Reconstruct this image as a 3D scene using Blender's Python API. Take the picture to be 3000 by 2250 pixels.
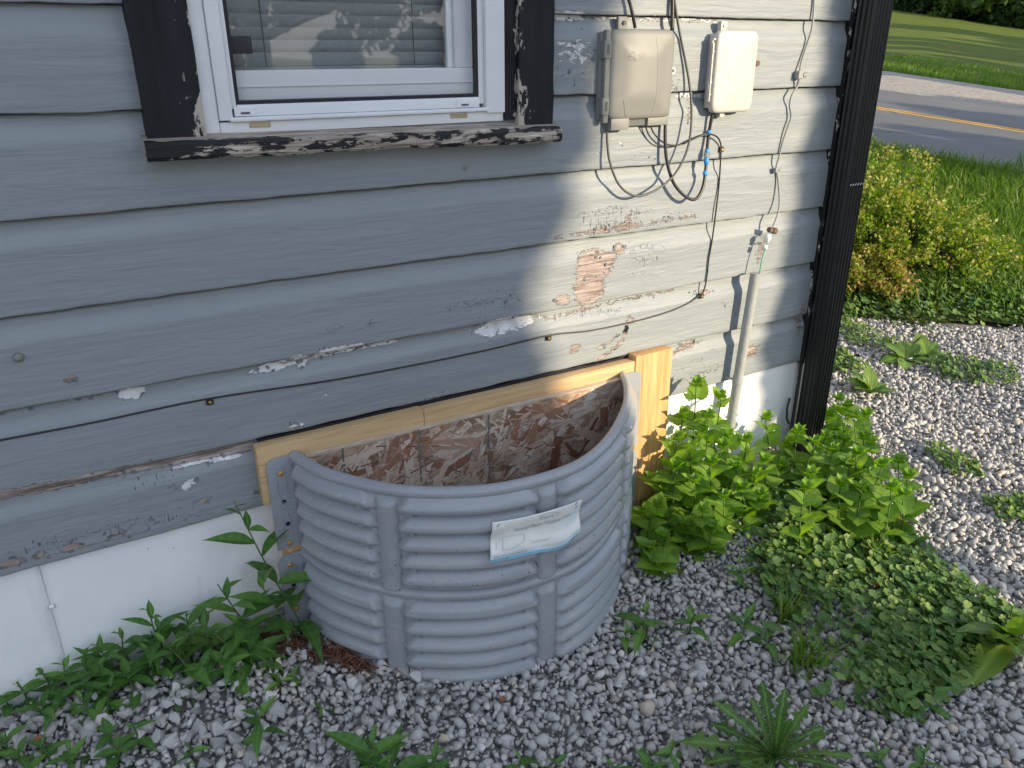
import bpy, bmesh, math, random
import numpy as np
from mathutils import Matrix, Vector, Quaternion
random.seed(7); RNG = np.random.default_rng(11)
rad = math.radians
for o in list(bpy.data.objects): bpy.data.objects.remove(o)
scn = bpy.context.scene; COL = scn.collection

# ------------------------------------------------------------------ camera
FPX, YAW, PITCH, ROLL = 2300.0, 0.52584, 0.39823, -0.004536
CAM = np.array([0.0, -1.7, 1.33])
_cy, _sy, _cp, _sp = math.cos(YAW), math.sin(YAW), math.cos(PITCH), math.sin(PITCH)
_f = np.array([_sy*_cp, _cy*_cp, -_sp]); _r0 = np.array([_cy, -_sy, 0.0]); _u0 = np.cross(_r0, _f)
_r = math.cos(ROLL)*_r0 + math.sin(ROLL)*_u0; _u = -math.sin(ROLL)*_r0 + math.cos(ROLL)*_u0
cd = bpy.data.cameras.new('camera'); cam = bpy.data.objects.new('camera', cd); COL.objects.link(cam)
cam.matrix_world = Matrix(((_r[0], _u[0], -_f[0], CAM[0]), (_r[1], _u[1], -_f[1], CAM[1]), (_r[2], _u[2], -_f[2], CAM[2]), (0, 0, 0, 1)))
cd.sensor_fit = 'HORIZONTAL'; cd.sensor_width = 36; cd.lens = FPX/3000*36; cd.clip_start = 0.05; cd.clip_end = 1000
scn.camera = cam

# ------------------------------------------------------------------ sky, sun, exposure
SUN_AZ, SUN_EL = rad(27), rad(15.5)          # azimuth measured from the wall's normal towards the corner
SUN = np.array([math.sin(SUN_AZ)*math.cos(SUN_EL), -math.cos(SUN_AZ)*math.cos(SUN_EL), math.sin(SUN_EL)])
wd = bpy.data.worlds.new('World'); scn.world = wd; wd.use_nodes = True
nt = wd.node_tree; nt.nodes.clear()
sky = nt.nodes.new('ShaderNodeTexSky'); sky.sky_type = 'NISHITA'; sky.sun_disc = False
sky.sun_elevation = SUN_EL; sky.sun_rotation = math.atan2(SUN[0], SUN[1]); sky.air_density = 1.0; sky.dust_density = 0.4; sky.ozone_density = 2.0
bg = nt.nodes.new('ShaderNodeBackground'); bg.inputs[1].default_value = 0.15
wo = nt.nodes.new('ShaderNodeOutputWorld')
# broken cloud over the whole sky
tc = nt.nodes.new('ShaderNodeTexCoord'); mp = nt.nodes.new('ShaderNodeMapping'); mp.inputs['Scale'].default_value = (1, 1, 2.6)
cn = nt.nodes.new('ShaderNodeTexNoise'); cn.inputs['Scale'].default_value = 3.2; cn.inputs['Detail'].default_value = 6; cn.inputs['Roughness'].default_value = .58
cr = nt.nodes.new('ShaderNodeMapRange'); cr.inputs[1].default_value = .42; cr.inputs[2].default_value = .62; cr.inputs[3].default_value = .05; cr.inputs[4].default_value = .85
mx = nt.nodes.new('ShaderNodeMix'); mx.data_type = 'RGBA'; mx.inputs[7].default_value = (2.8, 2.62, 2.42, 1)
nt.links.new(tc.outputs['Generated'], mp.inputs[0]); nt.links.new(mp.outputs[0], cn.inputs['Vector']); nt.links.new(cn.outputs[0], cr.inputs[0])
sx_ = nt.nodes.new('ShaderNodeSeparateXYZ'); nt.links.new(tc.outputs['Generated'], sx_.inputs[0])      # cloud banks close up towards the horizon all round
hz = nt.nodes.new('ShaderNodeMapRange'); hz.inputs[1].default_value = .10; hz.inputs[2].default_value = .42; hz.inputs[3].default_value = 1.0; hz.inputs[4].default_value = 0; nt.links.new(sx_.outputs[2], hz.inputs[0])
mmx = nt.nodes.new('ShaderNodeMath'); mmx.operation = 'MAXIMUM'; nt.links.new(cr.outputs[0], mmx.inputs[0]); nt.links.new(hz.outputs[0], mmx.inputs[1])
nt.links.new(mmx.outputs[0], mx.inputs[0]); nt.links.new(sky.outputs[0], mx.inputs[6]); nt.links.new(mx.outputs[2], bg.inputs[0]); nt.links.new(bg.outputs[0], wo.inputs[0])
sl = bpy.data.lights.new('sun', 'SUN'); sl.energy = 2.5; sl.angle = rad(.53); sl.color = (1.0, .82, .57)
so = bpy.data.objects.new('sun', sl); COL.objects.link(so); so.location = (6, -12, 8)
so.rotation_euler = Vector(-SUN).to_track_quat('-Z', 'Y').to_euler()
scn.view_settings.view_transform = 'Standard'; scn.view_settings.look = 'None'; scn.view_settings.exposure = 1.62; scn.view_settings.gamma = 1
scn.view_settings.use_curve_mapping = False

# ------------------------------------------------------------------ measuring helpers (a photo of 2212 x 1659)
K = 3000/2212
def ray(u, v):
    return ((u*K-1500)/FPX)*_r - ((v*K-1125)/FPX)*_u + _f
def W(u, v, y=0.0):
    d = ray(u, v); return CAM + d*((y-CAM[1])/d[1])
def G(u, v, z=-.02):
    d = ray(u, v); return CAM + d*((z-CAM[2])/d[2])
def proj(P):
    q = np.asarray(P)-CAM; w = q@_f
    return (1500+FPX*(q@_r)/w)/K, (1125-FPX*(q@_u)/w)/K, w
def sstep(a, b, x):
    t = np.clip((np.asarray(x, float)-a)/(b-a), 0, 1); return t*t*(3-2*t)
def gz(x, y):
    """height of the gravel yard: it falls away gently from the house"""
    x = np.asarray(x, float); y = np.asarray(y, float)
    s = np.clip(-y, 0, .7); k = sstep(2.1, 2.9, x)
    b = .02-.08*(s*(1-k)+.6*k)
    return b+.008*np.sin(3.1*x+1.3)*np.cos(2.7*y)+.005*np.sin(7.3*x-5.1*y)
def fbm(x, y, seed=0, oct=4):
    """cheap smooth pseudo noise, about -1..1"""
    r = np.random.default_rng(seed); o = 0; a = 1; t = 0
    x = np.asarray(x, float); y = np.asarray(y, float)
    for i in range(oct):
        k = r.normal(size=(5, 2))*(1.9**i); p = r.uniform(0, 6.28, 5)
        o = o + a*sum(np.sin(k[j, 0]*x+k[j, 1]*y+p[j]) for j in range(5))/2.2; t += a; a *= .55
    return o/t

# ------------------------------------------------------------------ object helpers
def link(o, parent=None):
    COL.objects.link(o)
    if parent is not None: o.parent = parent
    return o
def tag(o, label=None, cat=None, group=None, kind=None):
    if label: o['label'] = label
    if cat: o['category'] = cat
    if group: o['group'] = group
    if kind: o['kind'] = kind
    return o
def empty(name, loc, label, cat, group=None):
    o = bpy.data.objects.new(name, None); o.empty_display_size = .05; link(o); o.location = Vector(loc)
    bpy.context.view_layer.update()
    return tag(o, label, cat, group)
def mesh(name, V, F, mat=None, parent=None, smooth=False, local=False):
    """world-space vertices; when a parent is given they are moved into its space"""
    me = bpy.data.meshes.new(name); V = np.asarray(V, float)
    if parent is not None and not local: V = V-np.array(root_loc(parent))
    me.from_pydata(V.tolist(), [], [tuple(f) for f in F]); me.update()
    if smooth: me.polygons.foreach_set('use_smooth', [True]*len(me.polygons))
    if mat: me.materials.append(mat)
    return link(bpy.data.objects.new(name, me), parent)
def root_loc(o):
    p = Vector((0, 0, 0))
    while o is not None: p = p+o.location; o = o.parent
    return p
def big(name, V, F, mat=None, parent=None, smooth=False, attrs=None):
    """fast mesh from arrays, F is (n,k)"""
    V = np.asarray(V, np.float32)
    if parent is not None: V = V-np.array(root_loc(parent), np.float32)
    F = np.asarray(F, np.int32); n, k = F.shape
    me = bpy.data.meshes.new(name); me.vertices.add(len(V)); me.vertices.foreach_set('co', V.ravel())
    me.loops.add(n*k); me.loops.foreach_set('vertex_index', F.ravel()); me.polygons.add(n)
    me.polygons.foreach_set('loop_start', np.arange(0, n*k, k, dtype=np.int32)); me.polygons.foreach_set('loop_total', np.full(n, k, np.int32))
    if smooth: me.polygons.foreach_set('use_smooth', np.ones(n, bool))
    me.update(calc_edges=True)
    for an, av in (attrs or {}).items():
        a = me.attributes.new(an, 'FLOAT', 'POINT'); a.data.foreach_set('value', np.asarray(av, np.float32).ravel())
    if mat: me.materials.append(mat)
    return link(bpy.data.objects.new(name, me), parent)
class MB:
    def __init__(s): s.V = []; s.F = []
    def add(s, V, F):
        n = len(s.V); s.V += [tuple(v) for v in V]; s.F += [tuple(i+n for i in f) for f in F]; return s
    def box(s, a, b, ch=0.0):
        (x0, y0, z0), (x1, y1, z1) = a, b
        if ch <= 0:
            return s.add([(x0, y0, z0), (x1, y0, z0), (x1, y1, z0), (x0, y1, z0), (x0, y0, z1), (x1, y0, z1), (x1, y1, z1), (x0, y1, z1)],
                         [(0, 3, 2, 1), (4, 5, 6, 7), (0, 1, 5, 4), (1, 2, 6, 5), (2, 3, 7, 6), (3, 0, 4, 7)])
        bm = bmesh.new(); bmesh.ops.create_cube(bm, size=1)
        bmesh.ops.scale(bm, vec=(x1-x0, y1-y0, z1-z0), verts=bm.verts); bmesh.ops.translate(bm, vec=((x0+x1)/2, (y0+y1)/2, (z0+z1)/2), verts=bm.verts)
        bmesh.ops.bevel(bm, geom=bm.edges[:], offset=ch, segments=2, affect='EDGES', profile=.6)
        bm.verts.index_update(); s.add([v.co[:] for v in bm.verts], [[v.index for v in f.verts] for f in bm.faces]); bm.free(); return s
    def tube(s, P, r, n=8, cap=True):
        P = [np.asarray(p, float) for p in P]; rs = r if hasattr(r, '__len__') else [r]*len(P); V = []; F = []; prev = None
        for i, p in enumerate(P):
            t = P[min(i+1, len(P)-1)]-P[max(i-1, 0)]; t /= np.linalg.norm(t)+1e-12
            a = prev if prev is not None else (np.array([0, 0, 1.]) if abs(t[2]) < .9 else np.array([1., 0, 0]))
            a = a-t*(a@t); a /= np.linalg.norm(a)+1e-12; b = np.cross(t, a); prev = a
            for j in range(n):
                th = 2*math.pi*j/n; V.append(p+rs[i]*(math.cos(th)*a+math.sin(th)*b))
        for i in range(len(P)-1):
            for j in range(n): F.append((i*n+j, i*n+(j+1) % n, (i+1)*n+(j+1) % n, (i+1)*n+j))
        if cap: F.append(tuple(range(n))[::-1]); F.append(tuple(range((len(P)-1)*n, len(P)*n)))
        return s.add(V, F)
    def build(s, name, mat, parent=None, smooth=False): return mesh(name, s.V, s.F, mat, parent, smooth)
def spline(P, n=8):
    P = [np.asarray(p, float) for p in P]; Q = [2*P[0]-P[1]]+P+[2*P[-1]-P[-2]]; out = []
    for i in range(1, len(Q)-2):
        for k in range(n):
            t = k/n; a, b, c, d = Q[i-1:i+3]
            out.append(.5*((2*b)+(-a+c)*t+(2*a-5*b+4*c-d)*t*t+(-a+3*b-3*c+d)*t**3))
    out.append(P[-1]); return out
def autosmooth(o, ang=40):
    me = o.data; me.polygons.foreach_set('use_smooth', [True]*len(me.polygons))
    bm = bmesh.new(); bm.from_mesh(me)
    for e in bm.edges:
        if len(e.link_faces) == 2 and e.calc_face_angle(0) > rad(ang): e.smooth = False
    bm.to_mesh(me); bm.free(); return o

# ------------------------------------------------------------------ materials
class NT:
    def __init__(s, name):
        s.m = bpy.data.materials.new(name); s.m.use_nodes = True; s.t = s.m.node_tree
        s.b = s.t.nodes['Principled BSDF']; s.out = s.t.nodes['Material Output']
        s.tc = s.n('ShaderNodeTexCoord')
    def n(s, typ, **kw):
        nd = s.t.nodes.new(typ)
        for k, v in kw.items(): setattr(nd, k, v)
        return nd
    def l(s, a, b): s.t.links.new(a, b); return b
    def map(s, sc=(1, 1, 1), rot=(0, 0, 0), src='Object'):
        m = s.n('ShaderNodeMapping'); m.inputs['Scale'].default_value = sc; m.inputs['Rotation'].default_value = rot; s.l(s.tc.outputs[src], m.inputs[0]); return m.outputs[0]
    def noise(s, vec, scale=5, detail=4, rough=.55, dist=0):
        n = s.n('ShaderNodeTexNoise'); n.inputs['Scale'].default_value = scale; n.inputs['Detail'].default_value = detail; n.inputs['Roughness'].default_value = rough
        n.inputs['Distortion'].default_value = dist; s.l(vec, n.inputs['Vector']); return n.outputs[0]
    def vor(s, vec, scale=5, feature='F1', out=0, rnd=1):
        n = s.n('ShaderNodeTexVoronoi', feature=feature); n.inputs['Scale'].default_value = scale; n.inputs['Randomness'].default_value = rnd; s.l(vec, n.inputs['Vector']); return n.outputs[out]
    def ramp(s, fac, stops, interp='LINEAR'):
        r = s.n('ShaderNodeValToRGB'); cr = r.color_ramp; cr.interpolation = interp
        while len(cr.elements) > len(stops): cr.elements.remove(cr.elements[-1])
        while len(cr.elements) < len(stops): cr.elements.new(.5)
        for e, (p, c) in zip(cr.elements, stops): e.position = p; e.color = (*c, 1) if len(c) == 3 else c
        s.l(fac, r.inputs[0]); return r.outputs[0]
    def rng(s, v, a, b, c=0, d=1):
        r = s.n('ShaderNodeMapRange'); r.inputs[1].default_value = a; r.inputs[2].default_value = b; r.inputs[3].default_value = c; r.inputs[4].default_value = d
        s.l(v, r.inputs[0]); return r.outputs[0]
    def math(s, op, a, b=None, c=None):
        m = s.n('ShaderNodeMath', operation=op)
        for i, v in enumerate((a, b, c)):
            if v is None: continue
            if isinstance(v, (int, float)): m.inputs[i].default_value = v
            else: s.l(v, m.inputs[i])
        return m.outputs[0]
    def mix(s, f, a, b):
        m = s.n('ShaderNodeMix', data_type='RGBA')
        for i, v in ((0, f), (6, a), (7, b)):
            if isinstance(v, (int, float)): m.inputs[i].default_value = v
            elif isinstance(v, tuple): m.inputs[i].default_value = (*v, 1) if len(v) == 3 else v
            else: s.l(v, m.inputs[i])
        return m.outputs[2]
    def attr(s, name):
        a = s.n('ShaderNodeAttribute'); a.attribute_name = name; return a.outputs['Fac']
    def orand(s): return s.n('ShaderNodeObjectInfo').outputs['Random']
    def col(s, c):
        if isinstance(c, tuple): s.b.inputs['Base Color'].default_value = (*c, 1)
        else: s.l(c, s.b.inputs['Base Color'])
    def rough(s, r):
        if isinstance(r, (int, float)): s.b.inputs['Roughness'].default_value = r
        else: s.l(r, s.b.inputs['Roughness'])
    def bump(s, h, strength=.3, dist=.01, chain=None):
        b = s.n('ShaderNodeBump'); b.inputs['Strength'].default_value = strength; b.inputs['Distance'].default_value = dist; s.l(h, b.inputs['Height'])
        if chain is not None: s.l(chain, b.inputs['Normal'])
        s.l(b.outputs[0], s.b.inputs['Normal']); return b.outputs[0]
    def spec(s, v): s.b.inputs['Specular IOR Level'].default_value = v
def plain(name, c1, c2=None, rough=.6, scale=12, bump=.15, dist=.004, sc=(1, 1, 1), spec=.4, metal=0):
    M = NT(name); v = M.map(sc); n = M.noise(v, scale, 5, .6)
    c2 = c2 or tuple(min(1, x*1.25) for x in c1)
    M.col(M.ramp(n, [(.3, c1), (.7, c2)])); M.rough(M.rng(n, 0, 1, rough-.1, min(1, rough+.1))); M.spec(spec); M.b.inputs['Metallic'].default_value = metal
    if bump: M.bump(M.noise(v, scale*4, 3), bump, dist)
    return M.m

def m_siding():
    M = NT('painted siding'); o = M.map()
    grain = M.noise(M.map((5, 1, 85)), 1.0, 6, .62, .6)
    ripple = M.noise(M.map((7, 1, 34)), 1.0, 4, .5, 1.2)
    chip = M.noise(M.map((52, 52, 95)), 1.0, 7, .72, .8)
    brush = M.noise(M.map((1.2, 1, 26)), 1.0, 3)
    pw, pb, ck = M.attr('primer'), M.attr('bare'), M.attr('check')
    dchip = M.math('MULTIPLY', M.math('SUBTRACT', chip, .5), 1.5)
    mw = M.rng(M.math('ADD', pw, dchip), .49, .51); mb = M.rng(M.math('ADD', pb, dchip), .49, .51)
    cells = M.vor(M.map((46, 40, 95)), 1.0, 'DISTANCE_TO_EDGE')
    crk = M.math('MULTIPLY', M.math('MULTIPLY', M.rng(cells, .01, .05, .55, 0), M.rng(chip, .45, .6)), M.rng(M.math('ADD', ck, M.math('MULTIPLY', M.math('SUBTRACT', ripple, .5), 1.6)), .50, .72))
    # short drying checks running up from the board edges
    chk = M.math('MULTIPLY', M.rng(M.noise(M.map((230, 1, 26)), 1.0, 2), .60, .66), M.rng(M.math('ADD', ck, dchip), .5, .6))
    dark = M.math('MAXIMUM', crk, chk)
    paint = M.ramp(M.math('ADD', M.math('MULTIPLY', brush, .6), M.math('MULTIPLY', grain, .4)), [(.32, (.212, .240, .262)), (.55, (.242, .268, .286)), (.72, (.270, .296, .310))])
    dirt = M.rng(M.noise(M.map((9, 1, 120)), 1.0, 5, .7), .60, .78, 0, .35)
    paint = M.mix(dirt, paint, (.15, .165, .17))
    wood = M.ramp(M.noise(M.map((9, 1, 150)), 1.0, 6, .7, .5), [(.27, (.05, .036, .03)), (.41, (.17, .13, .115)), (.57, (.36, .31, .29)), (.76, (.54, .51, .49))])
    primer = M.ramp(M.noise(M.map((40, 1, 60)), 1.0, 4), [(.35, (.50, .49, .50)), (.65, (.72, .73, .74))])
    c = M.mix(mw, paint, primer); c = M.mix(mb, c, wood); c = M.mix(M.math('MULTIPLY', dark, .62), c, (.035, .033, .033))
    M.col(c); M.rough(M.rng(M.math('ADD', mb, M.math('MULTIPLY', grain, .4)), 0, 1, .42, .85)); M.spec(.35)
    h1 = M.math('ADD', M.math('MULTIPLY', grain, .55), M.math('MULTIPLY', ripple, .8))
    b1 = M.bump(h1, .8, .0045)
    h2 = M.math('SUBTRACT', M.math('SUBTRACT', 1.0, M.math('MAXIMUM', mw, mb)), dark)
    M.bump(h2, 1.0, .0035, b1)
    return M.m
def m_sill():
    M = NT('peeling black sill paint'); chip = M.noise(M.map((16, 30, 55)), 1.0, 6, .68)
    sep = M.n('ShaderNodeSeparateXYZ'); M.l(M.tc.outputs['Object'], sep.inputs[0])
    front = M.rng(sep.outputs[1], -.062, -.045, .16, -.16)
    m = M.rng(M.math('ADD', M.math('ADD', chip, front), M.rng(sep.outputs[0], .17, .46, .08, -.06)), .61, .63)
    wood = M.ramp(M.noise(M.map((7, 90, 130)), 1.0, 6, .7, .6), [(.25, (.05, .038, .032)), (.40, (.20, .16, .13)), (.55, (.40, .35, .30)), (.74, (.70, .66, .60))])
    M.col(M.mix(m, wood, (.012, .013, .016))); M.rough(M.rng(m, 0, 1, .9, .5)); M.spec(.3)
    b = M.bump(M.noise(M.map((7, 90, 130)), 1.0, 6, .7), .7, .004); M.bump(m, .8, .003, b); return M.m
def m_trim():
    M = NT('black trim paint'); chip = M.noise(M.map((45, 45, 22)), 1.0, 6, .7); e = M.attr('edge')
    m = M.rng(M.math('ADD', chip, e), .70, .73)
    M.col(M.mix(m, M.ramp(M.noise(M.map((30, 30, 5)), 1.0, 5), [(.3, (.010, .011, .014)), (.7, (.019, .021, .026))]), (.42, .38, .33)))
    M.rough(M.rng(M.noise(M.map((60, 60, 6)), 1.0, 4), .3, .7, .48, .7)); M.spec(.18)
    b = M.bump(M.noise(M.map((60, 60, 6)), 1.0, 5, .6), .5, .003); M.bump(m, -.6, .002, b); return M.m
def m_lumber(name, axis, c1, c2, c3):
    M = NT(name); s = {'x': (3, 60, 60), 'z': (60, 60, 3)}[axis]
    n = M.noise(M.map(s), 1.0, 4, .55, 1.1); fine = M.noise(M.map(tuple(k*4 for k in s)), 1.0, 3)
    c = M.ramp(n, [(.3, c1), (.5, c2), (.7, c3)]); c = M.mix(M.rng(fine, .58, .75, 0, .35), c, tuple(x*.5 for x in c1))
    M.col(c); M.rough(.62); M.spec(.3); M.bump(M.math('ADD', n, fine), .25, .002); return M.m
def m_strand():
    M = NT('wood strand'); r = M.orand()
    base = M.ramp(r, [(0, (.22, .095, .055)), (.18, (.38, .20, .12)), (.36, (.56, .38, .265)), (.6, (.66, .49, .37)), (.86, (.72, .61, .51)), (1, (.48, .34, .26))])
    g = M.noise(M.map((14, 160, 160)), 1.0, 5, .65, .4)
    M.col(M.mix(M.rng(g, .45, .75, 0, .6), base, M.mix(.5, base, (.09, .055, .04)))); M.rough(.8); M.spec(.2); M.bump(g, .6, .002); return M.m
def m_osb():
    M = NT('strand board'); v = M.map((16, 16, 30), (0, .5, 0)); n = M.noise(v, 1.0, 6, .7, 1.5); w = M.vor(M.map((18, 18, 46), (0, .9, 0)), 1.0, 'F1', 1)
    sep = M.n('ShaderNodeSeparateColor'); M.l(w, sep.inputs[0])
    c = M.ramp(sep.outputs[0], [(0, (.30, .18, .11)), (.35, (.48, .34, .24)), (.7, (.58, .45, .35)), (1, (.66, .56, .46))])
    M.col(M.mix(M.rng(n, .4, .62, .55, 0), c, (.12, .065, .04))); M.rough(.85); M.spec(.2); M.bump(n, .8, .004); return M.m
def m_plastic(name, c1, c2, rough=.4, dirty=0):
    M = NT(name); n = M.noise(M.map((3, 3, 9)), 1.0, 5, .6); fine = M.noise(M.map((140, 140, 140)), 1.0, 2)
    c = M.ramp(n, [(.3, c1), (.7, c2)])
    scuff = M.rng(M.noise(M.map((16, 16, 60)), 1.0, 6, .75), .60, .70, 0, .22); c = M.mix(scuff, c, tuple(min(1, k*1.45) for k in c2))
    if dirty:
        sep = M.n('ShaderNodeSeparateXYZ'); M.l(M.tc.outputs['Object'], sep.inputs[0])
        low = M.rng(sep.outputs[2], .02, .26, .055, -.10)
        sp = M.math('GREATER_THAN', M.math('ADD', M.noise(M.map((190, 190, 130)), 1.0, 1), low), .765)
        c = M.mix(M.math('MULTIPLY', sp, .9), c, (.03, .028, .026))
        c = M.mix(M.rng(M.math('ADD', M.noise(M.map((12, 12, 8)), 1.0, 4), low), .50, .74, 0, .5), c, (.33, .30, .26))
    M.col(c); M.rough(M.rng(n, .2, .8, rough-.08, rough+.1)); M.spec(.5); M.bump(fine, .06, .001); return M.m
def m_leaf(name, c1, c2, c3, trans=.35, rough=.45, obj=True, vein=0, aname='shade'):
    M = NT(name); r = M.orand() if obj else M.attr(aname)
    n = M.noise(M.map((60, 60, 60)), 1.0, 3)
    c = M.ramp(r, [(0, c1), (.55, c2), (1, c3)]); c = M.mix(M.rng(n, .35, .65, 0, .3), c, tuple(k*.62 for k in c1))
    if vein:   # leaf meshes carry the distance from midrib / side veins
        c = M.mix(M.math('MULTIPLY', M.attr('vein'), vein), c, tuple(min(1, k*2.1+.03) for k in c2))
        M.bump(M.attr('vein'), -.5, .002)
    M.col(c); M.rough(rough); M.spec(.35)
    tr = M.n('ShaderNodeBsdfTranslucent'); hs = M.n('ShaderNodeHueSaturation'); hs.inputs['Saturation'].default_value = 1.15; hs.inputs['Value'].default_value = 1.7
    M.l(c, hs.inputs['Color']); M.l(hs.outputs[0], tr.inputs[0])
    ms = M.n('ShaderNodeMixShader'); ms.inputs[0].default_value = trans
    M.l(M.b.outputs[0], ms.inputs[1]); M.l(tr.outputs[0], ms.inputs[2]); M.l(ms.outputs[0], M.out.inputs[0]); return M.m
def m_stone(name, obj):
    M = NT(name); r = M.orand() if obj else M.attr('shade')
    n = M.noise(M.map((45, 45, 45)), 1.0, 5, .65); v = M.noise(M.map((160, 160, 160)), 1.0, 3)
    c = M.ramp(r, [(0, (.27, .263, .253)), (.3, (.375, .365, .35)), (.6, (.455, .44, .42)), (.85, (.55, .53, .505)), (.94, (.65, .625, .59)), (1, (.52, .44, .35))])
    c = M.mix(M.rng(n, .35, .60, .30, 0), c, (.25, .25, .25)); c = M.mix(M.rng(v, .62, .72, 0, .4), c, (.72, .71, .69))
    M.col(c); M.rough(.75); M.spec(.3); M.bump(n, .35, .003); return M.m
def m_ground():
    M = NT('crushed stone bed'); v = M.map(); f = M.vor(v, 42, 'F1', 1); d = M.vor(v, 42); sep = M.n('ShaderNodeSeparateColor'); M.l(f, sep.inputs[0])
    c = M.ramp(sep.outputs[0], [(0, (.22, .215, .21)), (.5, (.34, .335, .325)), (1, (.45, .44, .43))])
    M.col(M.mix(M.rng(d, .2, .7, 0, .6), c, (.12, .115, .105))); M.rough(.9); M.bump(d, -1, .02); return M.m
def m_grassground(name, c1, c2, sc=.6):
    M = NT(name); n = M.noise(M.map((sc, sc, sc)), 1.0, 8, .7); f = M.noise(M.map((30, 30, 30)), 1.0, 6, .75)
    c = M.ramp(n, [(.3, c1), (.7, c2)]); c = M.mix(M.rng(f, .35, .7, .6, 0), c, tuple(k*.5 for k in c1))
    M.col(c); M.rough(.9); M.spec(.1); M.bump(f, 1, .06); return M.m
def m_asphalt():
    M = NT('asphalt'); v = M.map(); n = M.noise(v, .5, 5); f = M.noise(v, 120, 3)
    c = M.ramp(n, [(.3, (.095, .097, .102)), (.7, (.13, .131, .135))]); ck_ = M.math('MULTIPLY', M.rng(M.vor(M.map((.55, .3, 1)), 1.0, 'DISTANCE_TO_EDGE'), .004, .016, 1, 0), M.rng(n, .42, .55)); c = M.mix(M.math('MULTIPLY', ck_, .7), c, (.03, .03, .032)); M.col(M.mix(M.rng(f, .4, .7, 0, .4), c, (.21, .21, .21))); M.rough(.85); M.spec(.25); M.bump(f, .5, .006); return M.m
def m_glass():
    M = NT('window glass'); M.t.nodes.remove(M.b); fr = M.n('ShaderNodeFresnel'); fr.inputs[0].default_value = 1.6
    k = M.math('ADD', M.math('MULTIPLY', fr.outputs[0], 1.7), .06)
    tr = M.n('ShaderNodeBsdfTransparent'); tr.inputs[0].default_value = (.88, .91, .92, 1); gl = M.n('ShaderNodeBsdfGlossy'); gl.inputs['Roughness'].default_value = .015
    M.bumpn = M.n('ShaderNodeBump'); M.bumpn.inputs['Strength'].default_value = .03; M.bumpn.inputs['Distance'].default_value = .01; M.l(M.noise(M.map((5, 5, 5)), 1, 2), M.bumpn.inputs['Height']); M.l(M.bumpn.outputs[0], gl.inputs['Normal'])
    ms = M.n('ShaderNodeMixShader'); M.l(k, ms.inputs[0]); M.l(tr.outputs[0], ms.inputs[1]); M.l(gl.outputs[0], ms.inputs[2]); M.l(ms.outputs[0], M.out.inputs[0]); return M.m
def m_screen():
    M = NT('insect mesh'); M.col((.10, .105, .11)); M.rough(.6); tr = M.n('ShaderNodeBsdfTransparent')
    w = M.n('ShaderNodeTexChecker'); w.inputs['Scale'].default_value = 1
    n = M.noise(M.map((700, 1, 700)), 1.0, 1); ms = M.n('ShaderNodeMixShader'); M.l(M.rng(n, .3, .7, .05, .20), ms.inputs[0]); M.t.nodes.remove(w)
    M.l(tr.outputs[0], ms.inputs[1]); M.l(M.b.outputs[0], ms.inputs[2]); M.l(ms.outputs[0], M.out.inputs[0]); return M.m
def m_white_panel():
    M = NT('white painted panel'); n = M.noise(M.map((5, 5, 5)), 1.0, 6, .65); s = M.noise(M.map((14, 14, 3)), 1.0, 6, .7)
    sep = M.n('ShaderNodeSeparateXYZ'); M.l(M.tc.outputs['Object'], sep.inputs[0])
    c = M.ramp(n, [(.3, (.74, .755, .77)), (.7, (.80, .81, .82))]); c = M.mix(M.rng(s, .56, .75, 0, .34), c, (.52, .50, .46))
    splash = M.rng(M.math('ADD', sep.outputs[2], M.math('MULTIPLY', s, .14)), -.0, .17, .75, 0); c = M.mix(splash, c, (.38, .35, .30))
    sp = M.math('GREATER_THAN', M.noise(M.map((60, 60, 60)), 1.0, 1), .80); c = M.mix(M.math('MULTIPLY', sp, .6), c, (.30, .24, .17))
    M.col(c); M.rough(.5); M.spec(.4); M.bump(n, .25, .01); return M.m
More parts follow.
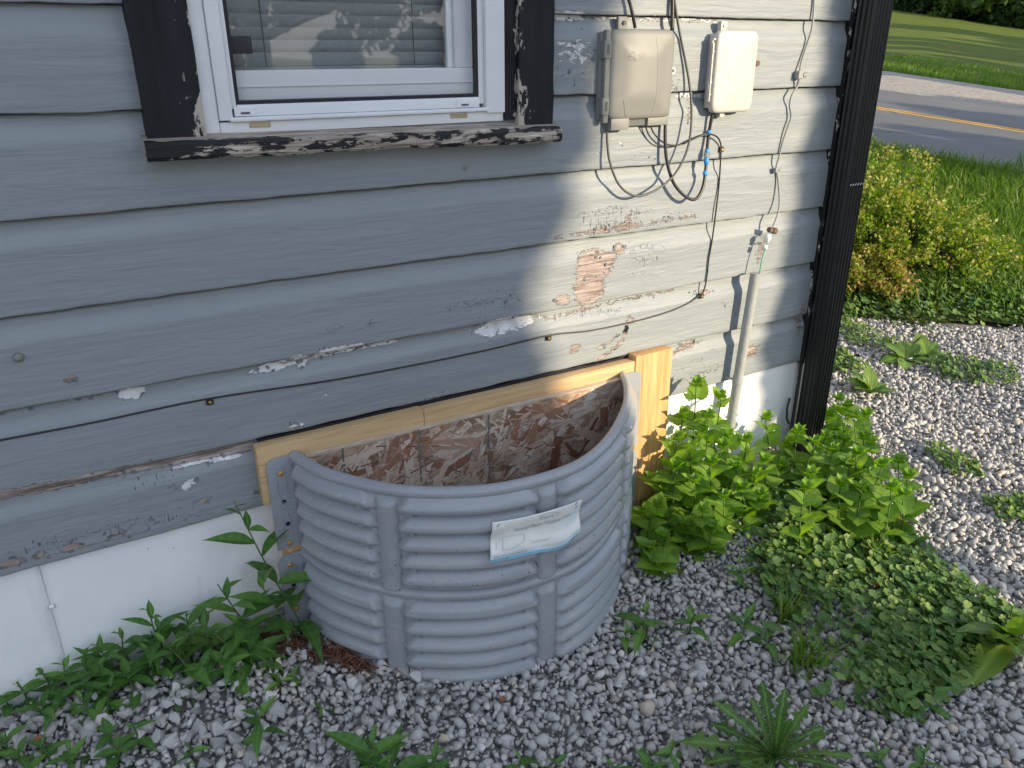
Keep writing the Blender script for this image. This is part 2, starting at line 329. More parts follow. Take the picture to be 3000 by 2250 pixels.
MAT = dict(
    siding=m_siding(), sill=m_sill(), trim=m_trim(), panel=m_white_panel(),
    header=m_lumber('pine header', 'x', (.40, .255, .125), (.52, .36, .19), (.58, .42, .245)),
    post=m_lumber('pine post', 'z', (.43, .225, .09), (.56, .32, .14), (.62, .385, .19)),
    strand=m_strand(), osb=m_osb(),
    well=m_plastic('grey window well plastic', (.262, .283, .310), (.302, .323, .348), .26, 1),
    tape=plain('blue tape', (.04, .25, .60), (.06, .32, .70), .5, 60, .3, .001),
    gbox=m_plastic('grey box plastic', (.175, .182, .175), (.205, .208, .196), .5), lbox=m_plastic('ivory box plastic', (.46, .44, .41), (.50, .48, .445), .45),
    gdark=plain('dark grey plastic', (.085, .09, .09), None, .6), vinyl=m_plastic('white vinyl', (.66, .69, .72), (.73, .75, .77), .35),
    gasket=plain('black gasket', (.012, .012, .018), None, .5), glass=m_glass(), screen=m_screen(),
    slat=m_plastic('blind slat', (.78, .82, .86), (.83, .86, .89), .5), room=plain('room', (.22, .21, .20)),
    black=plain('black cable sheath', (.018, .018, .020), (.03, .03, .034), .38, 40, .1, .001), gcable=plain('grey cable sheath', (.055, .058, .06), (.085, .088, .09), .45, 40, .1, .001),
    wire=plain('painted ground wire', (.22, .23, .23), (.30, .31, .31), .5, 80, .2, .001), green=plain('green insulation', (.10, .30, .20), (.18, .40, .28), .5),
    metal=plain('zinc', (.45, .45, .44), (.6, .6, .58), .35, 60, .2, .001, metal=.9), brass=plain('brass screw', (.55, .30, .06), (.70, .42, .12), .35, 80, .2, .001, metal=.6),
    bolt=plain('oxidised clamp', (.10, .055, .045), (.18, .11, .09), .6, 90, .5, .003), conduit=plain('painted conduit', (.27, .285, .285), (.33, .34, .335), .55, 30, .5, .003),
    sliver=m_leaf('wood sliver', (.17, .075, .045), (.48, .32, .23), (.74, .64, .54), 0, .85, False), sawn=plain('sawn strand edge', (.45, .34, .25), (.72, .62, .50), .9, 1, .8, .004, (25, 200, 300)), caulk=plain('white drip', (.68, .69, .67), None, .5),
    paper=None, ink=plain('grey print', (.38, .40, .41), None, .7, 30, 0), inkblue=plain('blue print', (.22, .48, .66), None, .6, 30, 0), inkpale=plain('pale blue print', (.52, .62, .66), None, .7, 30, 0),
    down=plain('black gutter paint', (.007, .0075, .009), (.011, .0115, .013), .36, 20, .15, .002), line=plain('yellow road paint', (.42, .22, .04), (.62, .35, .06), .8, 9, .5, .004),
    asphalt=m_asphalt(), ground=m_ground(), stone=m_stone('crushed limestone', False), stone1=m_stone('limestone piece', True),
    shoulder=plain('road gravel', (.30, .27, .24), (.68, .62, .56), .9, 11, 1, .12), lawn=m_grassground('lawn soil', (.07, .11, .022), (.11, .16, .035), 2.0), field=m_grassground('mown field', (.12, .17, .035), (.18, .22, .055), .25),
    weed=m_leaf('weed leaf', (.052, .125, .026), (.082, .185, .038), (.15, .28, .055), .30, .42, True, .35), mint=m_leaf('mint leaf', (.12, .225, .028), (.17, .30, .038), (.25, .38, .06), .45, .55, True, .30),
    ivy=m_leaf('ground ivy leaf', (.055, .115, .030), (.105, .195, .045), (.25, .33, .075), .32, .5, True, .30), ivymass=m_leaf('ground ivy mass', (.055, .115, .030), (.105, .195, .045), (.25, .33, .075), .32, .5, False, .30),
    broad=m_leaf('plantain leaf', (.09, .17, .026), (.13, .23, .036), (.18, .28, .05), .30, .5, True, .45), dandy=m_leaf('dandelion leaf', (.062, .135, .028), (.088, .17, .038), (.13, .22, .055), .28, .5, True, .6),
    stem=plain('green stem', (.05, .10, .03), (.09, .15, .04), .6, 30, 0), grass=m_leaf('grass blade', (.07, .14, .018), (.12, .22, .028), (.20, .28, .05), .35, .5, False), dry=plain('dry stalk', (.36, .28, .16), (.48, .38, .24), .8),
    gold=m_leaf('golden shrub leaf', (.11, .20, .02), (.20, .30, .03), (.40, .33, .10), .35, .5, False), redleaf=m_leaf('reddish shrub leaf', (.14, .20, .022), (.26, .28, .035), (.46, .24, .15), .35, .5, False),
    tree=m_leaf('tree leaves', (.014, .032, .008), (.026, .056, .012), (.055, .10, .02), .30, .5, False), brighttree=m_leaf('tree leaves with painted sunlight', (.05, .095, .015), (.08, .14, .022), (.12, .19, .03), .35, .5, False),  # second set is a paler copy, sunlight put into the leaf colour
    bark=plain('bark', (.045, .036, .028), (.10, .082, .066), .9, 8, 1, .03, (1, 1, .3)), twig=plain('twig', (.10, .065, .045), (.2, .14, .10), .8), mulch=plain('bark mulch', (.075, .03, .016), (.20, .085, .045), .9, 60, .5, .004), deadleaf=plain('dead leaf', (.26, .085, .035), (.38, .16, .07), .7, 40, .3, .003),
    roof=plain('roof shingle', (.05, .05, .055), (.09, .09, .09), .9, 30, .5, .01), neighbour=plain('neighbour paint', (.34, .33, .31)), pole=plain('pole wood', (.10, .075, .055), (.17, .13, .10), .9, 20, .6, .01, (1, 1, .1)),
)
def m_paper():
    M = NT('faded label paper'); n = M.noise(M.map((30, 30, 30)), 1.0, 5, .6); M.col(M.ramp(n, [(.3, (.66, .68, .65)), (.7, (.78, .78, .74))])); M.rough(.45); M.spec(.5); M.bump(M.noise(M.map((26, 26, 26)), 1.0, 2), .4, .006); return M.m
MAT['paper'] = m_paper()

# ================================================================== THE SETTING
E_S = np.array([math.cos(SUN_AZ), math.sin(SUN_AZ), 0]); D_S = np.array([math.sin(SUN_AZ), -math.cos(SUN_AZ), 0]); TEL = math.tan(SUN_EL)
def sunpos(s, t, h):      # s across the light, t metres towards the sun, h height above the light plane through the wall foot
    p = s*E_S+t*D_S; return np.array([p[0], p[1], h+t*TEL])
def grid(nx, ny): return [(j*nx+i, j*nx+i+1, (j+1)*nx+i+1, (j+1)*nx+i) for j in range(ny-1) for i in range(nx-1)]
def loft(name, curves, mat, sub=12):
    """curves: list of (n,3) arrays joined into a sheet"""
    rows = []
    for a, b in zip(curves[:-1], curves[1:]):
        for k in range(sub): rows.append(a+(b-a)*(k/sub))
    rows.append(curves[-1]); V = np.concatenate(rows); o = big(name, V, grid(len(curves[0]), len(rows)), mat, smooth=True)
    return tag(o, kind='structure')
def PT(u, v, dist):
    d = ray(u, v); return CAM+d*dist/math.hypot(d[0], d[1])
N1, N2 = np.array([6.97, 1.91, .41]), np.array([6.62, 3.18, .56]); Y1, Y2 = np.array([10.24, 3.71, .45]), np.array([9.75, 5.47, .65]); F1, F2 = np.array([13.49, 5.51, .48]), np.array([12.89, 7.69, .73])
sN = np.linspace(-8, 9, 60)
ROADD = (N2-N1)/np.linalg.norm((N2-N1)[:2])
def along(P, k): return np.array([P+ROADD*s for s in k])
kk = np.linspace(-11, 12, 60)
Nc, Yc, Fc = along((N1+N2)/2, kk), along((Y1+Y2)/2, kk), along((F1+F2)/2, kk)
for c in (Nc, Yc, Fc): c[:, 2] = .541-.0461*c[:, 0]+.1019*np.clip(c[:, 1], -4, 9)
# yard: one sheet of crushed stone that also runs under everything near the house
xs = np.concatenate([np.linspace(-40, -1.2, 30), np.linspace(-1.1, 5.5, 90), [6.4]]); ys = np.concatenate([np.linspace(-60, -2.2, 30), np.linspace(-2.1, 2.0, 60), np.linspace(2.3, 26, 16)])
X, Y = np.meshgrid(xs, ys); Z = gz(X, Y)-.018-.10*sstep(5.05, 5.5, X+1.13*Y)
yard = tag(big('gravel_yard', np.stack([X, Y, Z], -1).reshape(-1, 3), grid(len(xs), len(ys)), MAT['ground'], smooth=True), kind='structure')
# lawn strip between the gravel and the road
ek = np.array([(2.35, 14), (2.35, 5), (2.4, 2.15), (3.0, 1.5), (3.7, .93), (4.33, .38), (5.2, -.5), (6.2, -1.7), (7.6, -4.0), (9.3, -8.6)])
tt = np.linspace(0, 1, 60); ti = np.linspace(0, 1, len(ek)); tt = np.concatenate([np.linspace(0, .34, 8), np.linspace(.36, .66, 44), np.linspace(.69, 1, 8)]); Ex = np.interp(tt, ti, ek[:, 0])+.10*fbm(tt*60, tt*0, 91, 3); Ey = np.interp(tt, ti, ek[:, 1])+.10*fbm(tt*60, tt*0+4, 92, 3)
Ec = np.stack([Ex, Ey, gz(Ex, Ey)+.002], -1); _ki = np.interp(tt, np.linspace(0, 1, 60), np.arange(60)); Nr = np.stack([np.interp(_ki, np.arange(60), Nc[::-1][:, i]) for i in range(3)], -1); Nr[:, 2] -= .03
L = []
for w in np.linspace(0, 1, 16):
    c = Ec+(Nr-Ec)*w; c[:, 2] = Ec[:, 2]+(Nr[:, 2]-Ec[:, 2])*(w**1.25)+.012*fbm(c[:, 0]*2, c[:, 1]*2, 5); L.append(c)
L[-1] = Nr; lawn = loft('lawn', L, MAT['lawn'], 1)
LAWN = np.array(L)     # (16,60,3)
road = loft('road', [Nc, Yc, Fc], MAT['asphalt'], 6)
for sgn in (-.085, .085):      # double yellow line
    off = np.array([math.cos(.27), math.sin(.27), 0])*sgn; a = Yc+off*1.0-np.array([.05, 0, 0])+[0, 0, .005]; b = a+np.array([.1, .02, 0])
    big('yellow_line', np.concatenate([a, b]), grid(len(a), 2), MAT['line'], road)
S1, S2 = G(2212, 197, .52), G(1905, 152, .93); Sd = (S2-S1)/np.linalg.norm((S2-S1)[:2])
Sc = np.array([S1+Sd*k for k in np.linspace(-9, 16, 60)]); Sc[:, 2] = np.interp(np.linspace(-9, 16, 60), [-9, 0, np.linalg.norm((S2-S1)[:2]), 16], [.40, S1[2], S2[2], 1.15])
Fd = Fc.copy(); Fd[:, 2] -= .02
loft('road_shoulder', [Fd, Sc], MAT['shoulder'], 8)
C1, C2 = PT(2212, 63, 60), PT(1925, 20, 62); kc = np.linspace(-.9, 1.9, 60)
Cc = np.array([C1+(C2-C1)*k for k in kc]); Cc[:, 2] = np.interp(kc, [-.9, 0, 1, 1.9], [1.6, C1[2], C2[2], C2[2]+.8])
L = []
for w in np.linspace(0, 1, 30):
    c = Sc+(Cc-Sc)*w; c[:, 2] = Sc[:, 2]+(Cc[:, 2]-Sc[:, 2])*(.75*w+.25*w*w)+.05*fbm(c[:, 0]*.5, c[:, 1]*.5, 8)*w*(1-w); L.append(c)
Bc = Cc+np.array([120, 110, 3.0]); FIELD = np.array(L)
loft('field', L+[Bc], MAT['field'], 1)
# the land outside the view: a wide sheet to the horizon
X, Y = np.meshgrid(np.linspace(-300, 300, 31), np.linspace(-400, 60, 24))
tag(big('far_ground', np.stack([X, Y, X*0-.55], -1).reshape(-1, 3), grid(31, 24), MAT['field'], smooth=True), kind='structure')

# ================================================================== THE HOUSE
house = empty('house', (0, 0, 0), 'grey clapboard house with peeling paint and black trim', 'house')
XC = 2.122                                                # where the siding meets the black corner board
def px2m(u, v): return np.linalg.norm(W(u+4, v)-W(u-4, v))/8
PRIM = [(1095, 702, 76, 17, .78), (1058, 714, 30, 14, .8), (285, 851, 34, 17, .95), (200, 860, 60, 4, .62), (30, 890, 40, 4, .6), (402, 1050, 12, 9, 1.0), (410, 1042, 20, 8, .8), (860, 1168, 8, 3, .6), (905, 1043, 14, 5, .55),
        (900, 935, 7, 4, .7), (880, 985, 5, 4, .6), (1230, 33, 45, 10, .75), (1243, 110, 55, 30, .55), (1440, 205, 14, 50, .56), (640, 775, 30, 9, .8), (740, 752, 60, 8, .85), (838, 741, 26, 7, .8), (590, 796, 50, 10, .9), (655, 786, 14, 12, .8),
        (880, 952, 10, 5, .7), (930, 975, 6, 4, .6), (970, 960, 4, 3, .6), (1345, 455, 8, 4, .5), (1700, 590, 5, 4, .6), (1290, 330, 10, 5, .45), (385, 620, 8, 8, .6), (320, 700, 5, 3, .55), (700, 850, 8, 6, .6), (865, 860, 10, 6, .5), (640, 920, 18, 9, .7), (1340, 310, 6, 5, .6), (1600, 190, 25, 4, .65), (1480, 208, 30, 5, .6), (1005, 1010, 10, 5, .5)]
BARE = [(1283, 575, 36, 26, 1.1), (1272, 622, 30, 30, 1.05), (1296, 560, 34, 12, .95), (1213, 649, 20, 10, .8), (1278, 553, 30, 8, .9), (152, 816, 17, 8, 1.0), (1240, 752, 14, 9, .7), (1622, 757, 15, 10, .8), (1345, 490, 45, 9, .62), (1300, 497, 34, 7, .6),
        (1340, 540, 16, 10, .7), (1355, 478, 8, 18, .6), (1520, 632, 30, 6, .55), (155, 1180, 24, 10, .95), (85, 1197, 20, 6, .8), (25, 1216, 34, 10, 1.0), (330, 1125, 22, 6, .7), (250, 1152, 26, 6, .65), (440, 1080, 30, 6, .8), (560, 1062, 16, 6, .7),
        (1360, 690, 14, 8, .6), (1330, 725, 12, 4, .7), (1310, 740, 12, 4, .7), (1295, 752, 10, 4, .7), (375, 1050, 8, 5, .7), (1420, 245, 12, 26, .5), (1490, 240, 8, 30, .5), (1730, 690, 12, 30, .55), (1490, 745, 22, 10, .6), (1640, 540, 12, 30, .5), (1560, 655, 10, 8, .4)]
STRIP = [  # (points, half thickness px, primer, bare)
    ([(0, 1072), (120, 1050), (240, 1024), (380, 998), (450, 985), (540, 966)], 13, 0, 1.0), ([(70, 1062), (200, 1038), (300, 1020)], 5, .8, 0), ([(380, 1012), (440, 1000), (520, 985)], 5, .95, 0),
    ([(540, 806), (650, 783), (760, 757), (860, 738)], 4, .8, 0), ([(170, 868), (265, 848)], 2.5, .7, 0), ([(600, 790), (820, 742)], 5, 0, .55), ([(1180, 691), (1330, 655), (1460, 628)], 5, .5, .55),
    ([(0, 1224), (180, 1182), (330, 1143), (550, 1080)], 6, .35, .46), ([(1290, 778), (1340, 742), (1352, 716)], 4, 0, .8), ([(1430, 842), (1500, 810), (1560, 790)], 8, .45, .45), ([(1200, 514), (1330, 494), (1420, 478), (1500, 466)], 5, .3, .58), ([(1200, 36), (1440, 40), (1560, 44)], 5, .62, .3),
    ([(1470, 207), (1530, 206)], 5, .7, 0), ([(620, 960), (850, 885), (1000, 838)], 7, .35, .45), ([(1440, 775), (1480, 752), (1520, 738)], 4, 0, .5)]
CHECK = [(1320, 470, 90, 26, .65), (1390, 560, 60, 40, .57), (700, 640, 200, 40, .36), (1050, 650, 160, 40, .49), (760, 700, 120, 30, .45), (1300, 670, 90, 20, .49), (330, 1035, 120, 24, .49), (560, 430, 60, 20, .32), (1440, 170, 40, 90, .49), (1240, 150, 60, 70, .49), (1360, 330, 60, 40, .36), (1600, 700, 70, 40, .45), (130, 830, 60, 20, .41), (480, 850, 60, 20, .32), (1650, 500, 30, 40, .41), (1470, 470, 80, 16, .49), (300, 1130, 220, 26, .57), (80, 1180, 120, 30, .57), (920, 585, 60, 20, .41), (1130, 600, 50, 20, .41), (1520, 240, 60, 40, .32), (1730, 800, 40, 30, .49), (1500, 800, 60, 30, .49)]
def fields(x, z):
    p = np.zeros_like(x); b = np.zeros_like(x); c = np.zeros_like(x)+.12
    for arr, tgt in ((PRIM, p), (BARE, b), (CHECK, c)):
        for u, v, ru, rv, a in arr:
            w = W(u, v, -.018); m = px2m(u, v); d = ((x-w[0])/(ru*m))**2+((z-w[2]-.08*(x-w[0])*0)/(rv*m*1.08))**2
            np.maximum(tgt, a*np.exp(-(d**1.3)*.7), out=tgt)
    for pts, th, ap, ab in STRIP:
        Q = np.array([W(u, v, -.018) for u, v in pts])[:, [0, 2]]; m = px2m(*pts[len(pts)//2]); dm = np.full_like(x, 9.)
        for a, e in zip(Q[:-1], Q[1:]):
            t = np.clip(((x-a[0])*(e-a)[0]+(z-a[1])*(e-a)[1])/((e-a)@(e-a)), 0, 1); dm = np.minimum(dm, np.hypot(x-a[0]-t*(e-a)[0], z-a[1]-t*(e-a)[1]))
        g = np.exp(-(dm/(th*m))**2*.7)
        if ap: np.maximum(p, ap*g, out=p)
        if ab: np.maximum(b, ab*g, out=b)
    return p, b, c
def siding_board(z0, z1, x0, x1, seed, fine=True):
    h = z1-z0; nx = max(4, int((x1-x0)/(.007 if fine else .05))+1); xs = np.linspace(x0, x1, nx)
    fr = [(.0, -.002), (0, -.0195), (.014, -.0205)]+[(f, -.0205) for f in ((.05, .1, .16, .22, .28, .34, .40, .46, .52, .58, .64, .68) if fine else (.3, .6))]+[(.70, -.0202), (.73, -.0188), (.765, -.0160), (.80, -.0126), (.84, -.0094), (.88, -.0074), (.93, -.0064), (.976, -.0060), (.982, .004), (1.03, .004)]
    V = np.zeros((len(fr), nx, 3)); bow = .0028*fbm(xs*1.1, xs*0+seed, seed, 2)
    edge = .0016*fbm(xs*26, xs*0, seed+50, 3)-.0035*np.clip(fbm(xs*9, xs*0, seed+70, 3)-.55, 0, 1)
    for i, (f, y) in enumerate(fr):
        V[i, :, 0] = xs; V[i, :, 2] = z0+f*h+bow+(edge if i < 3 else 0)
        V[i, :, 1] = y-.0010*fbm(xs*3, xs*0+f*3, seed+9, 3)-.0005*fbm(xs*11, xs*0+f*14, seed+20, 3)
    P = V.reshape(-1, 3); p, b, c = fields(P[:, 0], P[:, 2]) if fine else (np.zeros(len(P)),)*3
    return big('siding_board', P, grid(nx, len(fr)), MAT['siding'], house, True, dict(primer=p, bare=b, check=c))
BZ = [.348, .522, .700, .880, 1.056, 1.238, 1.418, 1.596, 1.774, 1.952, 2.13, 2.308, 2.486, 2.664]
WX0, WX1 = .245, 1.02
for i in range(5): siding_board(BZ[i], BZ[i+1], -1.35, XC, 100+i)
for i in range(5, 13):
    fine = i < 7
    if BZ[i] < 2.1:
        siding_board(BZ[i], BZ[i+1], -1.35, WX0, 200+i, fine); siding_board(BZ[i], BZ[i+1], WX1, XC, 300+i, fine)
    else: siding_board(BZ[i], BZ[i+1], -1.35, XC, 400+i, False)
# curled flakes of loose paint round the bare spots
FLK = []
for k in range(5):
    rk = random.Random(k); V = []
    for i in range(5):
        t = i/4; V += [(-.5+.25*rk.random()*t, -.55*t*t, t), (.5-.25*rk.random()*t, -.55*t*t*rk.uniform(.7, 1.2), t*rk.uniform(.85, 1))]
    me = bpy.data.meshes.new('paint_flake'); me.from_pydata(V, [], [(2*i, 2*i+1, 2*i+3, 2*i+2) for i in range(4)]); me.polygons.foreach_set('use_smooth', [True]*4); me.materials.append(MAT['siding']); FLK.append(me)
rk = random.Random(8); spots = []
for (u, v, ru, rv, a) in BARE+[q for q in PRIM if q[2] > 12]:
    for _ in range(3): th = rk.uniform(0, 6.28); spots.append((u+ru*.8*math.cos(th), v+rv*.8*math.sin(th)))
for pts, th, ap, ab in STRIP:
    for _ in range(7): i = rk.randrange(len(pts)-1); f = rk.random(); spots.append((pts[i][0]+(pts[i+1][0]-pts[i][0])*f, pts[i][1]+(pts[i+1][1]-pts[i][1])*f+th*rk.choice((-1, 1))*.8))
for u, v in [(1415, 345), (1425, 352), (1405, 340), (1345, 312), (1490, 207), (1245, 95), (1262, 60), (1232, 150), (1330, 470), (1352, 480), (1365, 472)]: spots.append((u, v))
for (u, v) in spots:
    w = W(u, v, -.0200)
    if .48 < w[2] < .36 or w[2] < .352 or (.1 < w[0] < 1.12 and w[2] > 1.13) or (w[0] > .29 and w[0] < 1.51 and w[2] < .53): continue
    i = int(np.searchsorted(BZ, w[2]))-1; fr_ = (w[2]-BZ[i])/(BZ[i+1]-BZ[i]); ysurf = -.0205 if fr_ < .70 else float(np.interp(fr_, [.70, .78, .88, 1], [-.0205, -.015, -.0075, -.006]))
    o = bpy.data.objects.new('paint_flake', rk.choice(FLK)); link(o, house); o.location = (w[0], ysurf+.0002, w[2]); s = rk.uniform(.003, .008); o.scale = (s*rk.uniform(.7, 1.8), s*rk.uniform(.5, 1.1), s*rk.uniform(.7, 1.4)); o.rotation_euler = (0, rk.uniform(-3.1, 3.1), 0)
# rough black strip standing in for the shadow line above the header
mb = MB(); xx = np.linspace(.30, 1.375, 70)
for a, b in zip(xx[:-1], xx[1:]):
    za, zb = .520+.004*fbm(a*40, 0, 3), .520+.004*fbm(b*40, 0, 3)
    mb.add([(a, -.0215, .508), (b, -.0215, .508), (b, -.0222, zb), (a, -.0222, za), (a, -.008, za), (b, -.008, zb)], [(0, 1, 2, 3), (3, 2, 5, 4)])
mb.build('shadow_line_strip', MAT['gasket'], house)
# skirting panels under the siding
def panel(x0, x1, z0, z1, y=-.004, jag=0):
    xs = np.linspace(x0, x1, max(3, int((x1-x0)/.02))); V = []; n = len(xs); zz = np.linspace(0, 1, 16)
    for k in zz:
        for x in xs: V.append((x, y-.0025*float(fbm(x*4, k*3, 31, 2)), z0+(z1-z0)*k+(jag*float(fbm(x*25, 0, 44)) if k == 1 else 0)))
    o = big('skirting_panel', V, grid(n, 16), MAT['panel'], house, True); m = o.modifiers.new('t', 'SOLIDIFY'); m.thickness = .004; m.offset = -1; return o
xs_ = W(112, 1320, -.004)[0]
panel(-1.35, xs_-.0004, -.14, .365); panel(xs_+.0004, .36, -.14, .365, -.0056); panel(1.45, 2.14, -.14, .352, -.004, .004)
for u, v in ((112, 1310), (92, 1218), (1660, 862), (1648, 908)):
    c = W(u, v, -.006); MB().tube([c, c+[0, -.004, 0]], [.0065, .0045], 10).build('panel_nail', MAT['panel'], house, True)
for u, v, r in ((40, 771, .011), (1003, 361, .012)):
    c = W(u, v, -.019); MB().tube([c+[0, .002, 0], c+[0, -.003 if u > 500 else -.010, 0]], [r, r*.6], 12).build('painted_bolt', MAT['gbox'], house, True)
# bulk of the house behind the wall
mb = MB(); mb.box((2.19, .02, -.14), (2.215, 7.0, 2.664)); mb.box((-4, 6.98, -.14), (2.19, 7.0, 2.664)); mb.box((-4, .02, -.14), (-3.98, 6.98, 2.664)); mb.box((-4, .012, .365), (-1.35, .02, 2.664)); mb.build('rear_wall', MAT['neighbour'], house)
MB().box((-4.2, -.32, 2.67), (2.4, 7.3, 2.72)).add([(-4.2, -.32, 2.72), (2.4, -.32, 2.72), (2.4, 7.3, 2.72), (-4.2, 7.3, 2.72), (-4.2, 3.5, 4.3), (2.4, 3.5, 4.3)], [(0, 1, 5, 4), (2, 3, 4, 5), (1, 2, 5), (3, 0, 4)]).build('roof', MAT['roof'], house)
def edge_attr(o, f):
    me = o.data; co = np.zeros(len(me.vertices)*3); me.vertices.foreach_get('co', co); a = me.attributes.new('edge', 'FLOAT', 'POINT'); a.data.foreach_set('value', f(co.reshape(-1, 3)).astype(np.float32)); return o
def rough_board(name, a, b, mat, parent, n=60, amp=.0015, seed=1, ef=None, axis=2):
    """a sawn board with wavering edges; long axis z (2) or x (0)"""
    a = np.array(a, float); b = np.array(b, float); t = np.linspace(0, 1, n); V = []; F = []
    o1, o2 = (0, 1) if axis == 2 else (1, 2); sec = [(0, 0), (.5, 0), (1, 0), (1, 1), (.5, 1), (0, 1)]
    for i, k in enumerate(t):
        for j, (p, q) in enumerate(sec):
            v = np.zeros(3); v[axis] = a[axis]+(b-a)[axis]*k; w = v[axis]
            v[o1] = a[o1]+(b-a)[o1]*p+amp*float(fbm(w*22, j*7.0, seed, 3)); v[o2] = a[o2]+(b-a)[o2]*q+amp*float(fbm(w*19, j*5.0+3, seed+1, 3)); V.append(v)
    m = len(sec)
    for i in range(n-1):
        for j in range(m): F.append((i*m+j, i*m+(j+1) % m, (i+1)*m+(j+1) % m, (i+1)*m+j))
    F += [tuple(range(m))[::-1], tuple(range((n-1)*m, n*m))]
    o = mesh(name, V, F, mat, parent); bm = bmesh.new(); bm.from_mesh(o.data); bmesh.ops.recalc_face_normals(bm, faces=bm.faces); bm.to_mesh(o.data); bm.free()
    if ef: edge_attr(o, ef)
    return o
rough_board('corner_board', (XC-.004, -.034, .345), (2.205, .02, 2.66), MAT['trim'], house, 160, .002, 5, lambda c: np.where(c[:, 0] < XC+.01, .11, -.05))

# ------------------------------------------------------------------ window (part of the house)
win = mesh('window', *(lambda m: (m.V, m.F))(MB().box((.287, -.026, 1.188), (.316, .03, 2.12), .003)), MAT['vinyl'], house)
win['label'] = 'white vinyl window with insect mesh and black painted casing'
def wp(name, a, b, mat, ch=.002): return autosmooth(MB().box(a, b, ch).build(name, MAT[mat], win))
wp('frame_stile', (.3165, -.032, 1.212), (.342, .03, 2.10), 'vinyl'); wp('frame_stile', (.3425, -.022, 1.232), (.353, .0, 2.10), 'vinyl')
wp('frame_stile', (.905, -.032, 1.205), (.953, .03, 2.10), 'vinyl'); wp('frame_stile', (.890, -.022, 1.225), (.9045, .0, 2.10), 'vinyl')
wp('frame_rail', (.3165, -.0255, 1.186), (.952, .03, 1.2085), 'vinyl'); wp('frame_rail', (.335, -.034, 1.209), (.91, .0, 1.2175), 'vinyl', .003); wp('frame_rail', (.353, -.026, 1.218), (.8895, .0, 1.240), 'vinyl'); wp('frame_rail', (.287, -.03, 2.1005), (.953, .03, 2.16), 'vinyl')
for x in (.346, .83): wp('screen_corner', (x, -.0285, 1.2185), (x+.042, -.024, 1.2365), 'vinyl'); wp('weep_hole', (x+.012, -.0292, 1.2225), (x+.03, -.028, 1.2265), 'gdark', 0)
for x in (.372, .815): wp('weep_hole', (x, -.0275, 1.1965), (x+.042, -.025, 1.2060), 'dry', .001)
wp('screen_gasket', (.3535, -.0215, 1.2403), (.8895, -.012, 1.2465), 'gasket', 0); wp('screen_gasket', (.3535, -.0215, 1.247), (.3595, -.012, 2.09), 'gasket', 0); wp('screen_gasket', (.8845, -.0215, 1.247), (.8893, -.012, 2.09), 'gasket', 0)
mesh('insect_screen', [(.359, -.015, 1.246), (.885, -.015, 1.246), (.885, -.015, 2.09), (.359, -.015, 2.09)], [(0, 1, 2, 3)], MAT['screen'], win)
wp('latch', (.3605, -.0135, 1.332), (.400, -.004, 1.364), 'gasket', .003)
wp('sash_rail', (.356, .0, 1.2465), (.888, .034, 1.302), 'vinyl'); wp('sash_rail', (.356, -.003, 1.2705), (.888, -.0005, 1.2735), 'vinyl', .001); wp('sash_stile', (.846, .002, 1.3025), (.889, .034, 2.09), 'vinyl'); wp('sash_stile', (.832, .012, 1.3025), (.8455, .034, 2.09), 'slat')
mesh('pane', [(.36, .02, 1.300), (.848, .02, 1.300), (.848, .02, 2.09), (.36, .02, 2.09)], [(0, 1, 2, 3)], MAT['glass'], win)
wp('stool', (.30, .0345, 1.235), (.95, .16, 1.298), 'slat')
mb = MB(); mb.box((.2, .045, 1.15), (.205, 1.4, 2.2)); mb.box((1.05, .045, 1.15), (1.055, 1.4, 2.2)); mb.box((.2, 1.4, 1.15), (1.05, 1.41, 2.2)); mb.box((.2, .045, 2.2), (1.055, 1.41, 2.21)); mb.box((.2, .045, 1.14), (1.055, 1.41, 1.149)); mb.build('room_lining', MAT['room'], win)
inner = lambda x: (lambda c: np.where(np.abs(c[:, 0]-x) < .01, .19, -.10)+.10*(c[:, 2] < 1.26))
rough_board('casing', (.181, -.042, 1.183), (.2865, -.001, 2.27), MAT['trim'], win, 90, .0016, 11, inner(.2865))
rough_board('casing', (.985, -.042, 1.172), (1.078, -.001, 2.27), MAT['trim'], win, 90, .0016, 12, inner(.985)); rough_board('casing', (.9535, -.030, 1.188), (.983, .0, 2.16), MAT['trim'], win, 90, .0014, 13, inner(.983))
rough_board('casing', (.17, -.043, 2.272), (1.09, -.001, 2.37), MAT['trim'], win, 40, .0016, 15, lambda c: c[:, 0]*0-.1, 0)
# weathered wooden sill, a little out of level, chewed along its lower edge
xs = np.linspace(.172, 1.087, 150); V = []; F = []
for i, x in enumerate(xs):
    dz = -.014*(x-.18)/.93; j = lambda s, a: a*float(fbm(x*28, s*3.0, 21+s, 3)); bite = .006*max(0, float(fbm(x*15, 2, 77, 3))-.25)
    V += [(x, -.0, 1.150+dz), (x, -.064+j(1, .0018), 1.148+dz+bite+j(2, .001)), (x, -.071+j(3, .0016), 1.155+dz+bite), (x, -.072+j(4, .0014), 1.176+dz+j(5, .0012)), (x, -.067+j(6, .0012), 1.182+dz+j(7, .001)), (x, -.024, 1.1915+dz+j(8, .0008)), (x, .0, 1.193+dz)]
for i in range(len(xs)-1):
    for j in range(7): F.append((i*7+j, i*7+(j+1) % 7, (i+1)*7+(j+1) % 7, (i+1)*7+j))
F += [tuple(range(7)), tuple(range((len(xs)-1)*7, len(xs)*7))[::-1]]
s_ = mesh('sill', V, F, MAT['sill'], win); bm = bmesh.new(); bm.from_mesh(s_.data); bmesh.ops.recalc_face_normals(bm, faces=bm.faces); bm.to_mesh(s_.data); bm.free()
